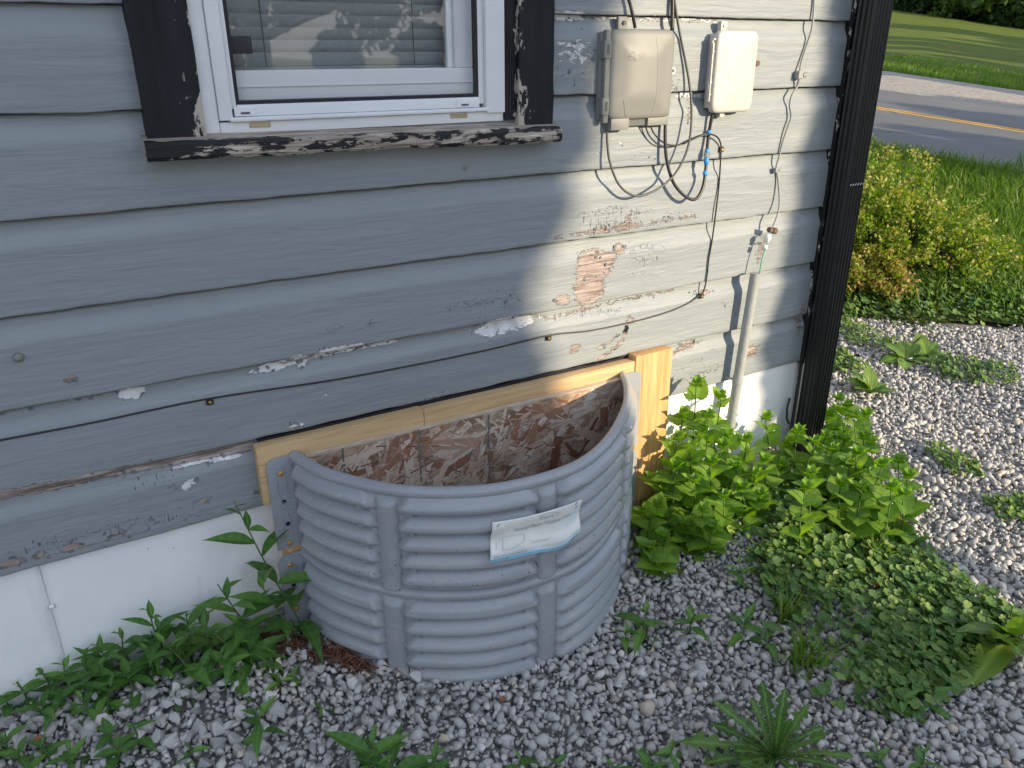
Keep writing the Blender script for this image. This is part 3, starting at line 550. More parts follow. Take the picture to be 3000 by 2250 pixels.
# blind hanging inside
blind = empty('window_blind', (.61, .07, 2.15), 'pale slatted blind hanging closed behind the window glass', 'blind')
MB().box((.345, .055, 2.125), (.885, .085, 2.16), .003).build('head_rail', MAT['slat'], blind)
V = []; n = 5
for x in (.345, .85):
    for k in range(n+1):
        a = (k/n-.5); V.append((x, .07-.011*a-.0035*(1-4*a*a), .026*a+.0))
F = [(k, k+1, n+2+k, n+1+k) for k in range(n)]
sm = bpy.data.meshes.new('slat'); sm.from_pydata([(v[0]-.61, v[1]-.07, v[2]) for v in V], [], F); sm.materials.append(MAT['slat']); sm.polygons.foreach_set('use_smooth', [True]*len(F))
for k in range(34):
    o = bpy.data.objects.new('slat', sm); link(o, blind); o.location = (0, 0, 1.322+.0238*k-2.15); o.rotation_euler = (random.uniform(-.05, .05), random.uniform(-.002, .002), 0)
for x in (.436, .765): MB().tube([(x, .052, 2.12), (x+.003, .052, 1.31)], .0012, 5).build('ladder_cord', MAT['gbox'], blind)
MB().box((.347, .062, 1.298), (.849, .078, 1.308), .002).build('bottom_rail', MAT['slat'], blind)

# ------------------------------------------------------------------ downspout
ds = empty('downspout', (2.19, -.07, .04), 'black ribbed metal downspout at the corner of the house', 'downspout')
x0, x1, y0, y1 = 2.112, 2.196, -.104, -.040; sec = []
def rib(a, b, axis, const, nr, depth, sgn):
    out = []
    for k in range(nr):
        for f, dd in ((.08, 0), (.3, 1), (.62, 1), (.84, 0)):
            t = (k+f)/nr; w = a+(b-a)*t; out.append((w, const+sgn*depth*dd) if axis == 'x' else (const+sgn*depth*dd, w))
    return out
sec = rib(x0+.006, x1-.006, 'x', y0, 5, .005, 1)+rib(y0+.006, y1-.006, 'y', x1, 3, .004, -1)+rib(x1-.006, x0+.006, 'x', y1, 5, .003, -1)+rib(y1-.006, y0+.006, 'y', x0, 3, .004, 1)
V = []; zs = np.linspace(.055, 2.66, 40)
for z in zs:
    for (x, y) in sec: V.append((x+.0012*math.sin(z*2.2), y, z))
m = len(sec); F = [(i*m+j, i*m+(j+1) % m, (i+1)*m+(j+1) % m, (i+1)*m+j) for i in range(len(zs)-1) for j in range(m)]
mesh('pipe', V, F, MAT['down'], ds)
mb = MB()
for x in np.linspace(x0+.012, x1-.014, 6): mb.tube([(x, y0-.0008, .952), (x+.006, y0-.0008, .958)], .0012, 5)
mb.build('paint_fleck', MAT['metal'], ds)
mb = MB(); mb.box((x0-.003, y0-.003, .035), (x1+.003, y1+.003, .07), .002); mb.box((x0+.004, y0+.004, -.05), (x1-.004, y1-.004, .036), .002); mb.build('outlet_collar', MAT['down'], ds)
for z in (2.2,): MB().box((x0-.004, y0-.003, z), (x1+.004, -.03, z+.035), .002).build('strap', MAT['down'], ds)

# ------------------------------------------------------------------ timber round the opening, strand board
hd = empty('header_board', (.83, -.04, .37), 'horizontal pine board fixed along the foot of the siding', 'board')
autosmooth(MB().box((.289, -.0565, .366), (.700, -.0225, .515), .003).build('plank', MAT['header'], hd)); autosmooth(MB().box((.701, -.0555, .366), (1.3645, -.0225, .513), .003).build('plank', MAT['header'], hd))
pl = empty('side_post', (.33, -.04, -.1), 'narrow pine upright left of the window well behind its flange', 'post')
autosmooth(MB().box((.325, -.0555, -.14), (.40, -.0055, .3655), .003).build('plank', MAT['post'], pl))
pr = empty('side_post', (1.44, -.04, -.1), 'tall orange pine upright right of the window well in the sun', 'post')
autosmooth(MB().box((1.3655, -.0585, -.14), (1.503, -.0205, .528), .004).build('plank', MAT['post'], pr))
osb = empty('strand_board_panel', (.86, -.07, .0), 'weathered wood strand panel closing the opening behind the window well', 'panel')
OX0, OX1, OZ0, OZ1 = .394, 1.315, -.13, .474
MB().box((OX0, -.0715, OZ0), (OX1, -.0572, OZ1)).build('board', MAT['osb'], osb); MB().box((OX0+.001, -.0722, OZ1-.004), (OX1-.001, -.0573, OZ1+.0015), .001).build('top_edge', MAT['sawn'], osb)
stm = []
for k in range(14):
    r = random.Random(k); n = 5; w = .5; V = []; 
    for i in range(n+1):
        x = (i/n-.5); V += [(x, 0, -w/2*(r.uniform(.75, 1))), (x, -.03*r.uniform(.5, 1.2), w/2*r.uniform(.75, 1))]
    V = [(x+(r.uniform(-.08, .08) if abs(x) > .49 else 0), y-.05*math.sin((x+.5)*3.1), z) for x, y, z in V]
    Fq = [(2*i, 2*i+2, 2*i+3, 2*i+1) for i in range(n)]
    me = bpy.data.meshes.new('wood_strand'); nb = len(V); V2 = V+[(x, y+.5, z) for x, y, z in V]; Fq += [(2*n+1, 2*n, nb+2*n, nb+2*n+1), (0, 1, nb+1, nb), *[(2*i+1, 2*i+3, nb+2*i+3, nb+2*i+1) for i in range(n)], *[(2*i+2, 2*i, nb+2*i, nb+2*i+2) for i in range(n)]]
    me.from_pydata(V2, [], Fq); me.materials.append(MAT['strand']); stm.append(me)
for k in range(299):
    x = random.uniform(OX0+.02, OX1-.02); z = OZ1-.02-abs(random.gauss(0, .23)); 
    if z < OZ0+.02: z = random.uniform(.1, OZ1-.02)
    Ls = random.choice([.03, .045, .06, .08, .11, .13]); ws = random.uniform(.006, .013) if random.random() < .5 else random.uniform(.014, .034); a = random.gauss(.45, .75)
    hx = abs(math.cos(a))*Ls/2+abs(math.sin(a))*ws/2; hz = abs(math.sin(a))*Ls/2+abs(math.cos(a))*ws/2
    x = min(max(x, OX0+hx+.004), OX1-hx-.004); z = min(max(z, OZ0+hz), OZ1-hz-.004)
    o = bpy.data.objects.new('wood_strand', random.choice(stm)); link(o, osb); o.location = (x-.86, -.0020-.0010*random.random(), z); o.rotation_euler = (0, -a, 0); o.scale = (Ls, .012*random.uniform(.4, 1)*.3, ws*2)
SV, SF = [], []; rgs = np.random.default_rng(77)
for k in range(1300):       # the mass of finer slivers pressed into the face
    x = rgs.uniform(OX0+.012, OX1-.012); z = rgs.uniform(.02, OZ1-.012); a = rgs.normal(.4, .8); L = rgs.uniform(.010, .045); w = rgs.uniform(.0012, .0055); c, s = math.cos(a), math.sin(a); y = -.0722-.0016*rgs.random()
    hx = (abs(c)*L+abs(s)*w)/2; hz_ = (abs(s)*L+abs(c)*w)/2; x = min(max(x, OX0+hx+.002), OX1-hx-.002); z = min(max(z, OZ0+hz_), OZ1-hz_-.003); n0 = len(SV)
    for i, j in ((-1, -1), (1, -.6), (1, .6), (-1, 1)): SV.append((x+i*L/2*c-j*w/2*s, y+rgs.normal(0, .0003), z+i*L/2*s+j*w/2*c))
    SF.append((n0, n0+1, n0+2, n0+3))
tag(big('wood_sliver', SV, SF, MAT['sliver'], osb, False, dict(shade=np.repeat(rgs.random(1300), 4))), kind='stuff')
for u in (905, 1056, 738): # faded grid lines printed on the panel
    x = W(u, 950, -.072)[0]; mb = MB()
    for z in np.arange(.12, .47, .006):
        if random.random() < .8: mb.box((x-.0022+.0008*random.uniform(-1, 1), -.0737, z), (x+.0018+.0008*random.uniform(-1, 1), -.0727, z+.0058))
    mb.build('printed_line', plain('faded green ink', (.10, .13, .12), (.2, .22, .2), .8) if u == 905 else bpy.data.materials['faded green ink'], osb)

# ================================================================== WINDOW WELL (two stacked corrugated sections)
WCX, WA, WB, WY = .856, .480, .398, -.0575
# plan of the shell measured from its right end round to its left end (a slightly squashed half round)
_cp = [np.array(q) for q in ((1.322, -.0575), (1.272, -.142), (1.192, -.240), (1.072, -.345), (.968, -.410), (.870, -.440), (.735, -.437), (.627, -.402), (.508, -.320), (.408, -.182), (.368, -.0575))]
_cv = np.array(spline([np.array([q[0], q[1], 0]) for q in _cp], 60))[:, :2]
for _ in range(40): _cv[1:-1] = (_cv[:-2]+2*_cv[1:-1]+_cv[2:])/4
_d = np.linalg.norm(np.diff(_cv, axis=0), axis=1); _arc = np.concatenate([[0], np.cumsum(_d)]); _tn = np.gradient(_cv, _arc, axis=0); _tn /= np.linalg.norm(_tn, axis=1)[:, None]; _nm = np.stack([_tn[:, 1], -_tn[:, 0]], -1)*-1
AMAX = _arc[-1]
if _nm[len(_nm)//2, 1] > 0: _nm = -_nm
def wellpt(a, z, off):
    """point on the well's shell at arc length a; off is measured outwards"""
    a = np.asarray(a, float); off = np.asarray(off, float)
    return np.stack([np.interp(a, _arc, _cv[:, 0])+off*np.interp(a, _arc, _nm[:, 0]), np.interp(a, _arc, _cv[:, 1])+off*np.interp(a, _arc, _nm[:, 1]), np.broadcast_to(z, np.broadcast(a, off).shape)], -1)
def arc_x(x): return float(np.interp(-x, -_cv[:, 0], _arc))
RARC = [arc_x(.497), arc_x(.815), arc_x(1.13)]
def section(label, ztop, zbot, gus, outs, screws):
    root = empty('window_well_section', (WCX, WY, zbot), label, 'window well', 'stacked window well sections')
    na, nz = 460, 190; a = np.linspace(0, AMAX, na); th = a; zz = np.linspace(zbot, ztop, nz)
    A, Z = np.meshgrid(a, zz); TH = np.broadcast_to(th, A.shape)
    dr = np.min([np.abs(A-r) for r in RARC], axis=0); de = np.minimum(A, AMAX-A)
    off = np.zeros_like(A)
    pitch = .0462
    for g in gus:                      # one rounded flute above each gusset height
        t = np.clip((Z-(g-.006))/(pitch*.90), 0, 1)
        prof = np.where(t < .30, np.sqrt(np.clip(1-((.30-t)/.30)**2, 0, 1)), np.cos(np.clip((t-.30)/.70, 0, 1)*math.pi/2)**.75)*((t > 0) & (t < 1))
        # flute ends sweep down to a point beside each rib
        endd = .026+.028*np.clip((Z-g)/pitch+.25, 0, 1)**1.5
        env = sstep(0, 1, (dr-endd+.014)/.022)*sstep(.012, .034, de)
        off += .0245*prof*env
    ribw = sstep(ztop-.022, ztop-.045, Z)
    off = np.maximum(off, .0125*np.sqrt(np.clip(1-(dr/.0235)**2, 0, 1))*ribw*.95)
    off -= .0035*sstep(.018, .03, dr)*sstep(ztop-.035, ztop-.05, Z)*sstep(.01, .03, de); off += .004*sstep(zbot+.03, zbot, Z)
    off += outs+.0006*fbm(A*5, Z*9, 4)
    off += .0085*sstep(ztop-.015, ztop-.0115, Z)-.005*sstep(ztop-.004, ztop, Z)+.004*np.exp(-((Z-ztop+.045)/.012)**2)*0
    P = wellpt(TH, Z, off)
    rows = [P.reshape(-1, 3)]; F = grid(na, nz)
    # rolled lip at the top, turned inwards then down
    lip = []
    for k, (dz, do) in enumerate(((.0022, -.003), (.0026, -.007), (.0008, -.0115), (-.008, -.0125))): lip.append(wellpt(th, np.full(na, ztop+dz), off[-1]+do))
    V = np.concatenate(rows+lip); n0 = (nz-1)*na
    for k in range(4): F += [(n0+k*na+i, n0+k*na+i+1, n0+(k+1)*na+i+1, n0+(k+1)*na+i) for i in range(na-1)]
    sh = big('shell', V, F, MAT['well'], root, True); md = sh.modifiers.new('thickness', 'SOLIDIFY'); md.thickness = .0035; md.offset = -1
    # gussets where the flutes meet the ribs
    mb = MB()
    for r in RARC:
        for g in gus:
            for sg in (-1, 1):
                f = lambda da, dz, o: wellpt(r+sg*da, g+dz, outs+o)
                p = [f(.0205, .003, .001), f(.064, -.007, .004), f(.066, -.009, .0225), f(.052, .010, .0215), f(.0215, -.0025, .0095)]
                mb.add(p, [(0, 4, 3), (4, 2, 3), (0, 1, 2, 4), (0, 3, 1), (1, 3, 2)])
    o = mb.build('gusset', MAT['well'], sh); bm = bmesh.new(); bm.from_mesh(o.data); bmesh.ops.recalc_face_normals(bm, faces=bm.faces); bm.to_mesh(o.data); bm.free()
    for side in (-1, 1):
        xe = (1.322 if side > 0 else .368)+side*outs; xo = xe+side*.064; xa, xb = min(xe, xo), max(xe, xo)
        zt, zb = ztop-.002, max(zbot, -.06)+.012
        # flange plate: chamfered outer top corner, slightly dished
        xi = xb if side < 0 else xa; xf = xa if side < 0 else xb
        out = [(xi, zb), (xf, zb), (xf, zt-.018), (xf-side*.006, zt-.006), (xf-side*.016, zt), (xi, zt+.001)]
        n = len(out); V = [(x, WY-.0008, z) for x, z in out]+[(x, WY-.0058, z) for x, z in out]
        Fq = [tuple(range(n)), tuple(range(n, 2*n))[::-1]]+[(i, (i+1) % n, n+(i+1) % n, n+i) for i in range(n)]
        fl = mesh('flange', V, Fq, MAT['well'], root); bm = bmesh.new(); bm.from_mesh(fl.data); bmesh.ops.recalc_face_normals(bm, faces=bm.faces); bmesh.ops.bevel(bm, geom=bm.edges[:], offset=.0012, segments=2, affect='EDGES'); bm.to_mesh(fl.data); bm.free(); autosmooth(fl)
        if side > 0: continue
        # moulded ridges: slot outlines and puckers at the flute ends
        mb = MB(); yq = WY-.0060
        def ring(cx, cz, rx, rz, r=.0011):
            mb.tube([(cx+rx*math.copysign(abs(math.cos(t))**.7, math.cos(t)), yq, cz+rz*math.copysign(abs(math.sin(t))**.7, math.sin(t))) for t in np.linspace(0, 2*math.pi, 22)], r, 5, False)
        H_ = zt-zb; cx = xe-.034
        ring(cx, zt-.065, .011, .042); ring(cx+.001, zt-.195 if H_ > .22 else zt-.19, .010, .045 if H_ > .22 else .02); ring(cx-.004, zt-.125, .007, .009)
        for g in gus:
            for q in range(3): z = g+.006+.010*q+random.uniform(-.002, .002); mb.tube([(xe-.001, yq+.001, z), (xe-.009, yq-.001, z-.002+random.uniform(-.004, .004)), (xe-.017, yq+.001, z+random.uniform(-.006, .004))], [.0022, .0014, .0006], 6)
        mb.build('moulded_ridge', MAT['well'], fl, True)
        for dz in screws[0]:
            c = np.array([cx+random.uniform(-.003, .003), yq, zt-dz])
            o = MB().tube([c+[0, .001, 0], c+[0, -.0028, 0], c+[0, -.0034, 0]], [.0062, .0055, .003], 12).build('screw', MAT['brass'], fl, True); MB().tube([c+[0, -.0033, 0], c+[0, -.0042, 0]], .0018, 6)
        for dz in screws[1]:
            c = np.array([cx+random.uniform(-.002, .004), yq, zt-dz]); MB().tube([c+[0, .001, 0], c+[0, -.0005, 0]], [.0062, .0060], 12).build('screw_hole', MAT['gasket'], fl, True); t_ = np.linspace(math.pi*1.05, math.pi*1.95, 8); MB().tube([c+[.0062*math.cos(q), -.001, .0062*math.sin(q)] for q in t_], .0010, 5).build('hole_rim', MAT['well'], fl, True)
    return root
upper = section('upper corrugated grey plastic window well ring carrying the paper label', .485, .228, [.436, .389, .342, .297, .252], .0, ((.040, .228), (.115, .175)))
lower = section('lower corrugated grey plastic window well ring sunk in the gravel', .226, -.09, [.166, .120, .073, .028, -.018], .004, ((.03, .160), (.09, .22)))

# paper label stapled to the upper section
LT0, LT1 = W(1082, 1150, -.475)[0], W(1256, 1110, -.475)[0]
lab = empty('paper_label', (.79, -.48, .36), 'faded product label stapled to the front of the upper window well ring', 'label')
def labpt(p, q, lift=0.0):
    """p across 0..1, q up 0..1 on the sagging sheet"""
    th = arc_x(LT0-.006*(1-q)+(LT1-LT0)*p)
    z = .318+.100*q-.004*p+.012*(1-q)*math.exp(-((p-.98)/.16)**2)-.012*(1-q)*math.exp(-((p-.72)/.16)**2)
    off = .0290+.0030*math.sin(q*8)+.006*math.exp(-((p-.86)/.2)**2-((q-.15)/.28)**2)-.005*(1-q)**3*math.exp(-((p-.70)/.1)**2)+.004*math.exp(-(p/.12)**2)*math.sin(q*9+.6)
    return wellpt(np.array(th), np.array(z), off+lift)
n1, n2 = 48, 30
V = [labpt(i/(n1-1), j/(n2-1)) for j in range(n2) for i in range(n1)]
sh = big('sheet', V, grid(n1, n2), MAT['paper'], lab, True); md = sh.modifiers.new('t', 'SOLIDIFY'); md.thickness = .0006
def textmesh(body, size):
    cu = bpy.data.curves.new('print', 'FONT'); cu.body = body; cu.size = size; cu.resolution_u = 3; cu.offset = .012; o = bpy.data.objects.new('print', cu); COL.objects.link(o)
    bpy.context.view_layer.update(); me = bpy.data.meshes.new_from_object(o.evaluated_get(bpy.context.evaluated_depsgraph_get())); bm = bmesh.new(); bm.from_mesh(me); bmesh.ops.triangulate(bm, faces=bm.faces)
    bm.verts.index_update(); V = [v.co[:2] for v in bm.verts]; F = [[v.index for v in f.verts] for f in bm.faces]; bm.free(); bpy.data.objects.remove(o); bpy.data.curves.remove(cu); bpy.data.meshes.remove(me); return np.array(V), F
def printed(name, V2, F, mat, lift=.0019):
    V = [labpt(p, q, lift) for p, q in V2]; return mesh(name, V, F, mat, sh)
def text_on(name, body, p, q, size, mat, sx=1.0, slope=0.0):
    V, F = textmesh(body, 1.0); V2 = [(p+x*size*sx*.52, q+y*size+slope*x*size) for x, y in V]; return printed(name, V2, F, mat)
text_on('lettering', 'Round Plastic Window Well', .225, .665, .135, MAT['ink'], .80); text_on('lettering', 'SHAPE', .475, .83, .105, MAT['ink'], 1.15)
t = np.linspace(2.6, -.5, 24); q2 = [(.575+.125*math.cos(k), .865+.10*math.sin(k)) for k in t]; q3 = [(.575+.118*math.cos(k), .862+.092*math.sin(k)) for k in t]
printed('logo_arc', q2+q3, [(i, i+1, 24+i+1, 24+i) for i in range(23)], MAT['ink'])
def rects(name, L, mat, sub=6, lift=.0016):
    V2 = []; F = []
    for (a, b, c, d) in L:
        n0 = len(V2)
        for i in range(sub+1): V2 += [(a+(c-a)*i/sub, b), (a+(c-a)*i/sub, d)]
        F += [(n0+2*i, n0+2*i+2, n0+2*i+3, n0+2*i+1) for i in range(sub)]
    return printed(name, V2, F, mat, lift)
rects('table_header', [(.745, .665, .965, .705)], MAT['inkpale']); rects('table_print', [(.75, .44+.045*k, .96, .452+.045*k) for k in range(5)]+[(.82, .43, .824, .66), (.93, .43, .934, .66)], MAT['inkpale'])
rects('blue_band', [(.0, .0, .99, .085)], MAT['inkblue'], 40, .0016); rects('pale_band', [(.0, .09, .99, .20)], MAT['inkpale'], 40, .0013)
rects('fine_print', [(.03+.024*k, .12, .03+.024*k+.014+.006*(k % 2), .165) for k in range(14)]+[(.42, .33, .62, .34), (.42, .30, .60, .308)], MAT['ink'], 3, .0022)
rects('drawing_print', [(.11, .56, .34, .568), (.11, .26, .116, .56), (.33, .40, .336, .56), (.05, .45, .09, .456), (.05, .30, .056, .45)], MAT['ink'], 6)
t = np.linspace(0, 1, 18); q2 = [(.11+.225*k, .40-.16*math.sin(math.pi*min(1, .25+.75*k))**.8*(1-.35*k)) for k in t]; printed('drawing_print', q2+[(a, b+.012) for a, b in q2], [(i, i+1, 18+i+1, 18+i) for i in range(17)], MAT['ink'])
printed('drop_logo', [(.925, .80), (.945, .80), (.948, .84), (.936, .905), (.922, .84)], [(0, 1, 2, 3, 4)], MAT['inkblue'], .0012)
for p, q in ((.055, .92), (.915, .955), (.16, .05), (.90, .05)):
    a = labpt(p-.012, q-.02, .0012); b = labpt(p+.012, q+.04, .0012); MB().tube([a, b], .0008, 5).build('staple', MAT['gasket'], lab)

# ================================================================== UTILITY BOXES
gb = empty('grey_utility_box', (1.34, 0, 1.17), 'grey plastic telephone box with moulded emblem mounted right of the window', 'utility box')
gx0, gx1, gz0, gz1 = 1.220, 1.434, 1.163, 1.384
autosmooth(MB().box((gx0-.002, -.032, gz0+.012), (gx1+.012, -.017, gz1-.006), .006).build('back_tray', MAT['gbox'], gb), 50)
# bulged lid
def puff(x0, x1, z0, z1, yb, yf, r, bulge, n=26, ex=7):
    V = []; F = []; lev = [(0, 0), (.55, 0), (.8, .12), (.93, .38), (1, 1)]
    def outline(ins):
        P = []
        for i in range(n*4):
            t = 2*math.pi*i/(n*4); c, s = math.cos(t), math.sin(t)
            P.append(((x0+x1)/2+((x1-x0)/2-ins)*math.copysign(abs(c)**(2/ex), c), (z0+z1)/2+((z1-z0)/2-ins)*math.copysign(abs(s)**(2/ex), s)))
        return P
    rings = [(yb, 0), (yf+r, 0), (yf+r*.45, r*.12), (yf+r*.15, r*.40), (yf, r)]
    for y, ins in rings: V += [(x, y, z) for x, z in outline(ins)]
    m = n*4; base = outline(r); cx, cz = (x0+x1)/2, (z0+z1)/2
    for k in range(1, 9):
        f = 1-k/8
        V += [(cx+(x-cx)*f, yf-bulge*(1-(((x-cx)*f/((x1-x0)/2))**2))*min(1, (1-f)*2.2), cz+(z-cz)*f) for x, z in base] if k < 8 else [(cx, yf-bulge, cz)]
    R = len(rings)+7
    for a in range(R-1):
        for i in range(m): F.append((a*m+i, a*m+(i+1) % m, (a+1)*m+(i+1) % m, (a+1)*m+i))
    for i in range(m): F.append(((R-1)*m+i, (R-1)*m+(i+1) % m, R*m))
    return V, F
def fixn(o):
    bm = bmesh.new(); bm.from_mesh(o.data); bmesh.ops.recalc_face_normals(bm, faces=bm.faces); bm.to_mesh(o.data); bm.free(); return o
lid = autosmooth(fixn(mesh('lid', *puff(gx0+.018, gx1+.006, gz0+.012, gz1, -.031, -.050, .013, .010, 20, 12), MAT['gbox'], gb)), 60)
autosmooth(MB().box((gx0+.004, -.046, gz0+.006), (gx0+.020, -.031, gz1-.002), .004).build('hinge_lip', MAT['gbox'], gb))
for z in (gz1-.066, gz0+.026): autosmooth(MB().box((gx0-.002, -.050, z), (gx0+.019, -.030, z+.040), .003).build('hinge', MAT['gbox'], gb)); MB().box((gx0+.005, -.0505, z+.010), (gx0+.013, -.0495, z+.031)).build('hinge_slot', MAT['gdark'], gb)
autosmooth(MB().box((gx0+.028, -.048, gz0-.012), (gx0+.085, -.018, gz0+.016), .003).build('cable_entry', MAT['gbox'], gb)); autosmooth(MB().box((gx0+.148, -.044, gz0-.006), (gx1+.002, -.018, gz0+.016), .003).build('cable_entry', MAT['gbox'], gb)); MB().box((gx0+.087, -.036, gz0-.004), (gx0+.146, -.018, gz0+.012)).build('entry_gap', MAT['gdark'], gb)
autosmooth(MB().box((gx0+.052, -.028, gz1-.008), (gx0+.080, -.018, gz1+.028), .002).build('mounting_tab', MAT['gbox'], gb)); c = np.array([gx0+.068, -.029, gz1+.014]); MB().tube([c, c+[0, -.004, 0]], .005, 8).build('tab_screw', MAT['gdark'], gb)
def on_face(o_parent, V2, F, x, z, size, yf, mat, name, rel=.0012, sx=1):
    n = len(V2); V = [(x+a*size*sx, yf-rel, z+b*size) for a, b in V2]; V += [(a, yf+.004, c) for a, b, c in V]; return mesh(name, V, list(F), mat, o_parent)
from mathutils.bvhtree import BVHTree
def lidpt(o, x, z, lift):
    off = np.array(root_loc(o)); bv = BVHTree.FromObject(o, bpy.context.evaluated_depsgraph_get()); h = bv.ray_cast(Vector((x-off[0], -.3-off[1], z-off[2])), Vector((0, 1, 0)))[0]
    return np.array([x, (h[1]+off[1] if h is not None else -.06)-lift, z])
bpy.context.view_layer.update()
V2, F2 = textmesh('tii', 1.0); mesh('moulded_lettering', [lidpt(lid, 1.316+a*.024, 1.318+b*.024, .0006) for a, b in V2], F2, MAT['gbox'], lid)
mb = MB()
for ln in ([(1.284, 1.322), (1.300, 1.334), (1.306, 1.312), (1.296, 1.322)], [(1.284, 1.322), (1.296, 1.322)], [(1.286, 1.316), (1.298, 1.314)]): mb.tube([lidpt(lid, x, z, .0001) for x, z in ln], .0008, 5)
mb.build('moulded_emblem', MAT['gbox'], lid)
MB().tube([lidpt(lid, q[0], q[2], -.0001) for q in spline([(1.372, 0, 1.368), (1.377, 0, 1.30), (1.378, 0, 1.24), (1.374, 0, 1.19)])], .0005, 4).build('parting_line', MAT['gdark'], lid); MB().tube([lidpt(lid, q[0], q[2], -.0001) for q in spline([(1.278, 0, 1.222), (1.281, 0, 1.210), (1.284, 0, 1.200), (1.288, 0, 1.188), (1.291, 0, 1.184)])], .0006, 4).build('scratch', MAT['gasket'], lid)
c = np.array([gx1+.022, -.0205, 1.288]); MB().tube([c+[0, .002, 0], c+[0, -.006, 0]], .009, 6).build('lid_bolt', MAT['metal'], gb); MB().tube([c+[0, -.006, 0], c+[0, -.008, 0]], .004, 8).build('lid_bolt', MAT['gdark'], gb)

lb = empty('ivory_utility_box', (1.67, 0, 1.18), 'small ivory plastic cable box with hinged lid mounted nearer the corner', 'utility box')
lx0, lx1, lz0, lz1 = 1.572, 1.722, 1.180, 1.384
autosmooth(MB().box((lx0+.004, -.040, lz0+.012), (lx1-.004, -.0185, lz1-.008), .006).build('back_box', MAT['lbox'], lb), 50)
lid = autosmooth(fixn(mesh('lid', *puff(lx0, lx1, lz0, lz1, -.040, -.058, .010, .003, 20, 9), MAT['lbox'], lb)), 60)
for z in (1.330, 1.225): 
    for dz in (0, .030): autosmooth(MB().box((lx0-.007, -.050, z+dz), (lx0+.010, -.036, z+dz+.005), .0015).build('hinge_lug', MAT['lbox'], lb))
    MB().tube([(lx0-.004, -.043, z+.002), (lx0-.004, -.043, z+.034)], .004, 8).build('hinge_pin', MAT['lbox'], lb, True)
autosmooth(MB().box((lx0-.006, -.049, lz0+.03), (lx0-.001, -.041, lz1-.03), .0015).build('side_rail', MAT['lbox'], lb))
autosmooth(MB().box((lx0+.030, -.034, lz1-.010), (lx0+.052, -.0185, lz1+.022), .003).build('mounting_tab', MAT['lbox'], lb)); c = np.array([lx0+.041, -.035, lz1+.011]); MB().tube([c, c+[0, -.003, 0]], .004, 8).build('tab_screw', MAT['metal'], lb)
autosmooth(MB().box((lx1-.006, -.046, 1.294), (lx1+.012, -.030, 1.312), .003).build('lock_lug', MAT['lbox'], lb)); c = np.array([lx1+.010, -.047, 1.303]); MB().tube([c+[0, .004, 0], c+[0, -.005, 0]], .0075, 10).build('lock_bolt', MAT['bolt'], lb)
autosmooth(MB().box((lx0+.048, -.040, lz0-.012), (lx0+.066, -.026, lz0+.004), .002).build('cable_clamp', MAT['lbox'], lb))
mb = MB(); yy = 0; bpy.context.view_layer.update()
def rrect(a, b, c, d): mb.tube([lidpt(lid, q[0], q[1], 0) for q in ((a, b), ((a+c)/2, b), (c, b), (c, d), ((a+c)/2, d), (a, d), (a, b))], .0006, 4, False)
rrect(1.600, 1.318, 1.705, 1.352); rrect(1.648, 1.200, 1.690, 1.226); mb.tube([lidpt(lid, q[0], q[2], 0) for q in spline([(1.580, yy, 1.300), (1.610, yy, 1.286), (1.640, yy, 1.252), (1.668, yy, 1.241), (1.700, yy, 1.245)])], .0006, 4); mb.build('moulded_line', MAT['lbox'], lid)

# ================================================================== CABLES
def cable(name, pts, r, mat, label, cat='cable', group=None, n=10):
    """pts: (u, v, y) on or in front of the wall, already measured points may be arrays"""
    P = [W(*q) for q in pts]; P = spline(P, n)
    o = MB().tube(P, r, 8).build(name, mat, None, True); return tag(o, label, cat, group), P
yS = -.0215
c_up = lambda x, y=-.026: np.array([x, y, 1.58])
cable('drop_cable', [(1349, -25, yS-.01), (1360, 5, yS-.012), (1366, 30, yS-.014), (1372, 60, yS-.012)], .0042, MAT['black'], 'short dark cable slanting down into the top of the grey utility box')
cable('drop_cable', [(1453, -30, yS-.006), (1452.5, 10, yS-.008), (1452, 66, yS-.012)], .0052, MAT['black'], 'thick black cable dropping straight behind the grey utility box')
cable('looped_cable', [(1455, -30, yS-.002), (1459, 15, yS-.003), (1468, 70, yS-.004), (1480, 130, yS-.006), (1489, 180, yS-.01), (1494, 240, yS-.02), (1490, 300, yS-.03), (1476, 345, yS-.034), (1450, 385, yS-.036), (1412, 413, yS-.036), (1372, 423, yS-.034), (1338, 400, yS-.03), (1318, 352, yS-.022), (1312, 310, yS-.014), (1311, 280, yS-.010)], .0031, MAT['gcable'], 'slack grey cable looping from the grey box up past its lid')
_, P = cable('jumper_cable', [(1437, 268, yS-.012), (1437, 310, yS-.016), (1441, 350, yS-.020), (1455, 395, yS-.026), (1480, 424, yS-.032), (1502, 430, yS-.034), (1517, 408, yS-.03), (1524, 370, yS-.022), (1527, 330, yS-.014), (1531, 290, yS-.010), (1540, 240, yS-.012)], .0044, MAT['black'], 'thick black cable hanging in a bight between the two boxes')
jr = bpy.data.objects['jumper_cable']
for u, v, l in ((1531, 286, .010), (1526.5, 326, .010), (1526, 345, .024), (1523.5, 376, .012)):
    q = W(u, v, yS-.012); i = int(np.argmin([np.linalg.norm(p-q) for p in P])); p = P[i]; t = P[i+1]-P[i-1]; t /= np.linalg.norm(t); MB().tube([p-t*l*.5, p, p+t*l*.5], [.0062, .0068, .006], 8).build('blue_tape', MAT['tape'], jr, True)
q = W(1528, 333, yS-.012); i = int(np.argmin([np.linalg.norm(p-q) for p in P])); MB().tube([P[i]-[0, 0, .005], P[i]+[0, 0, .006]], .0082, 8).build('coupling', MAT['metal'], jr)
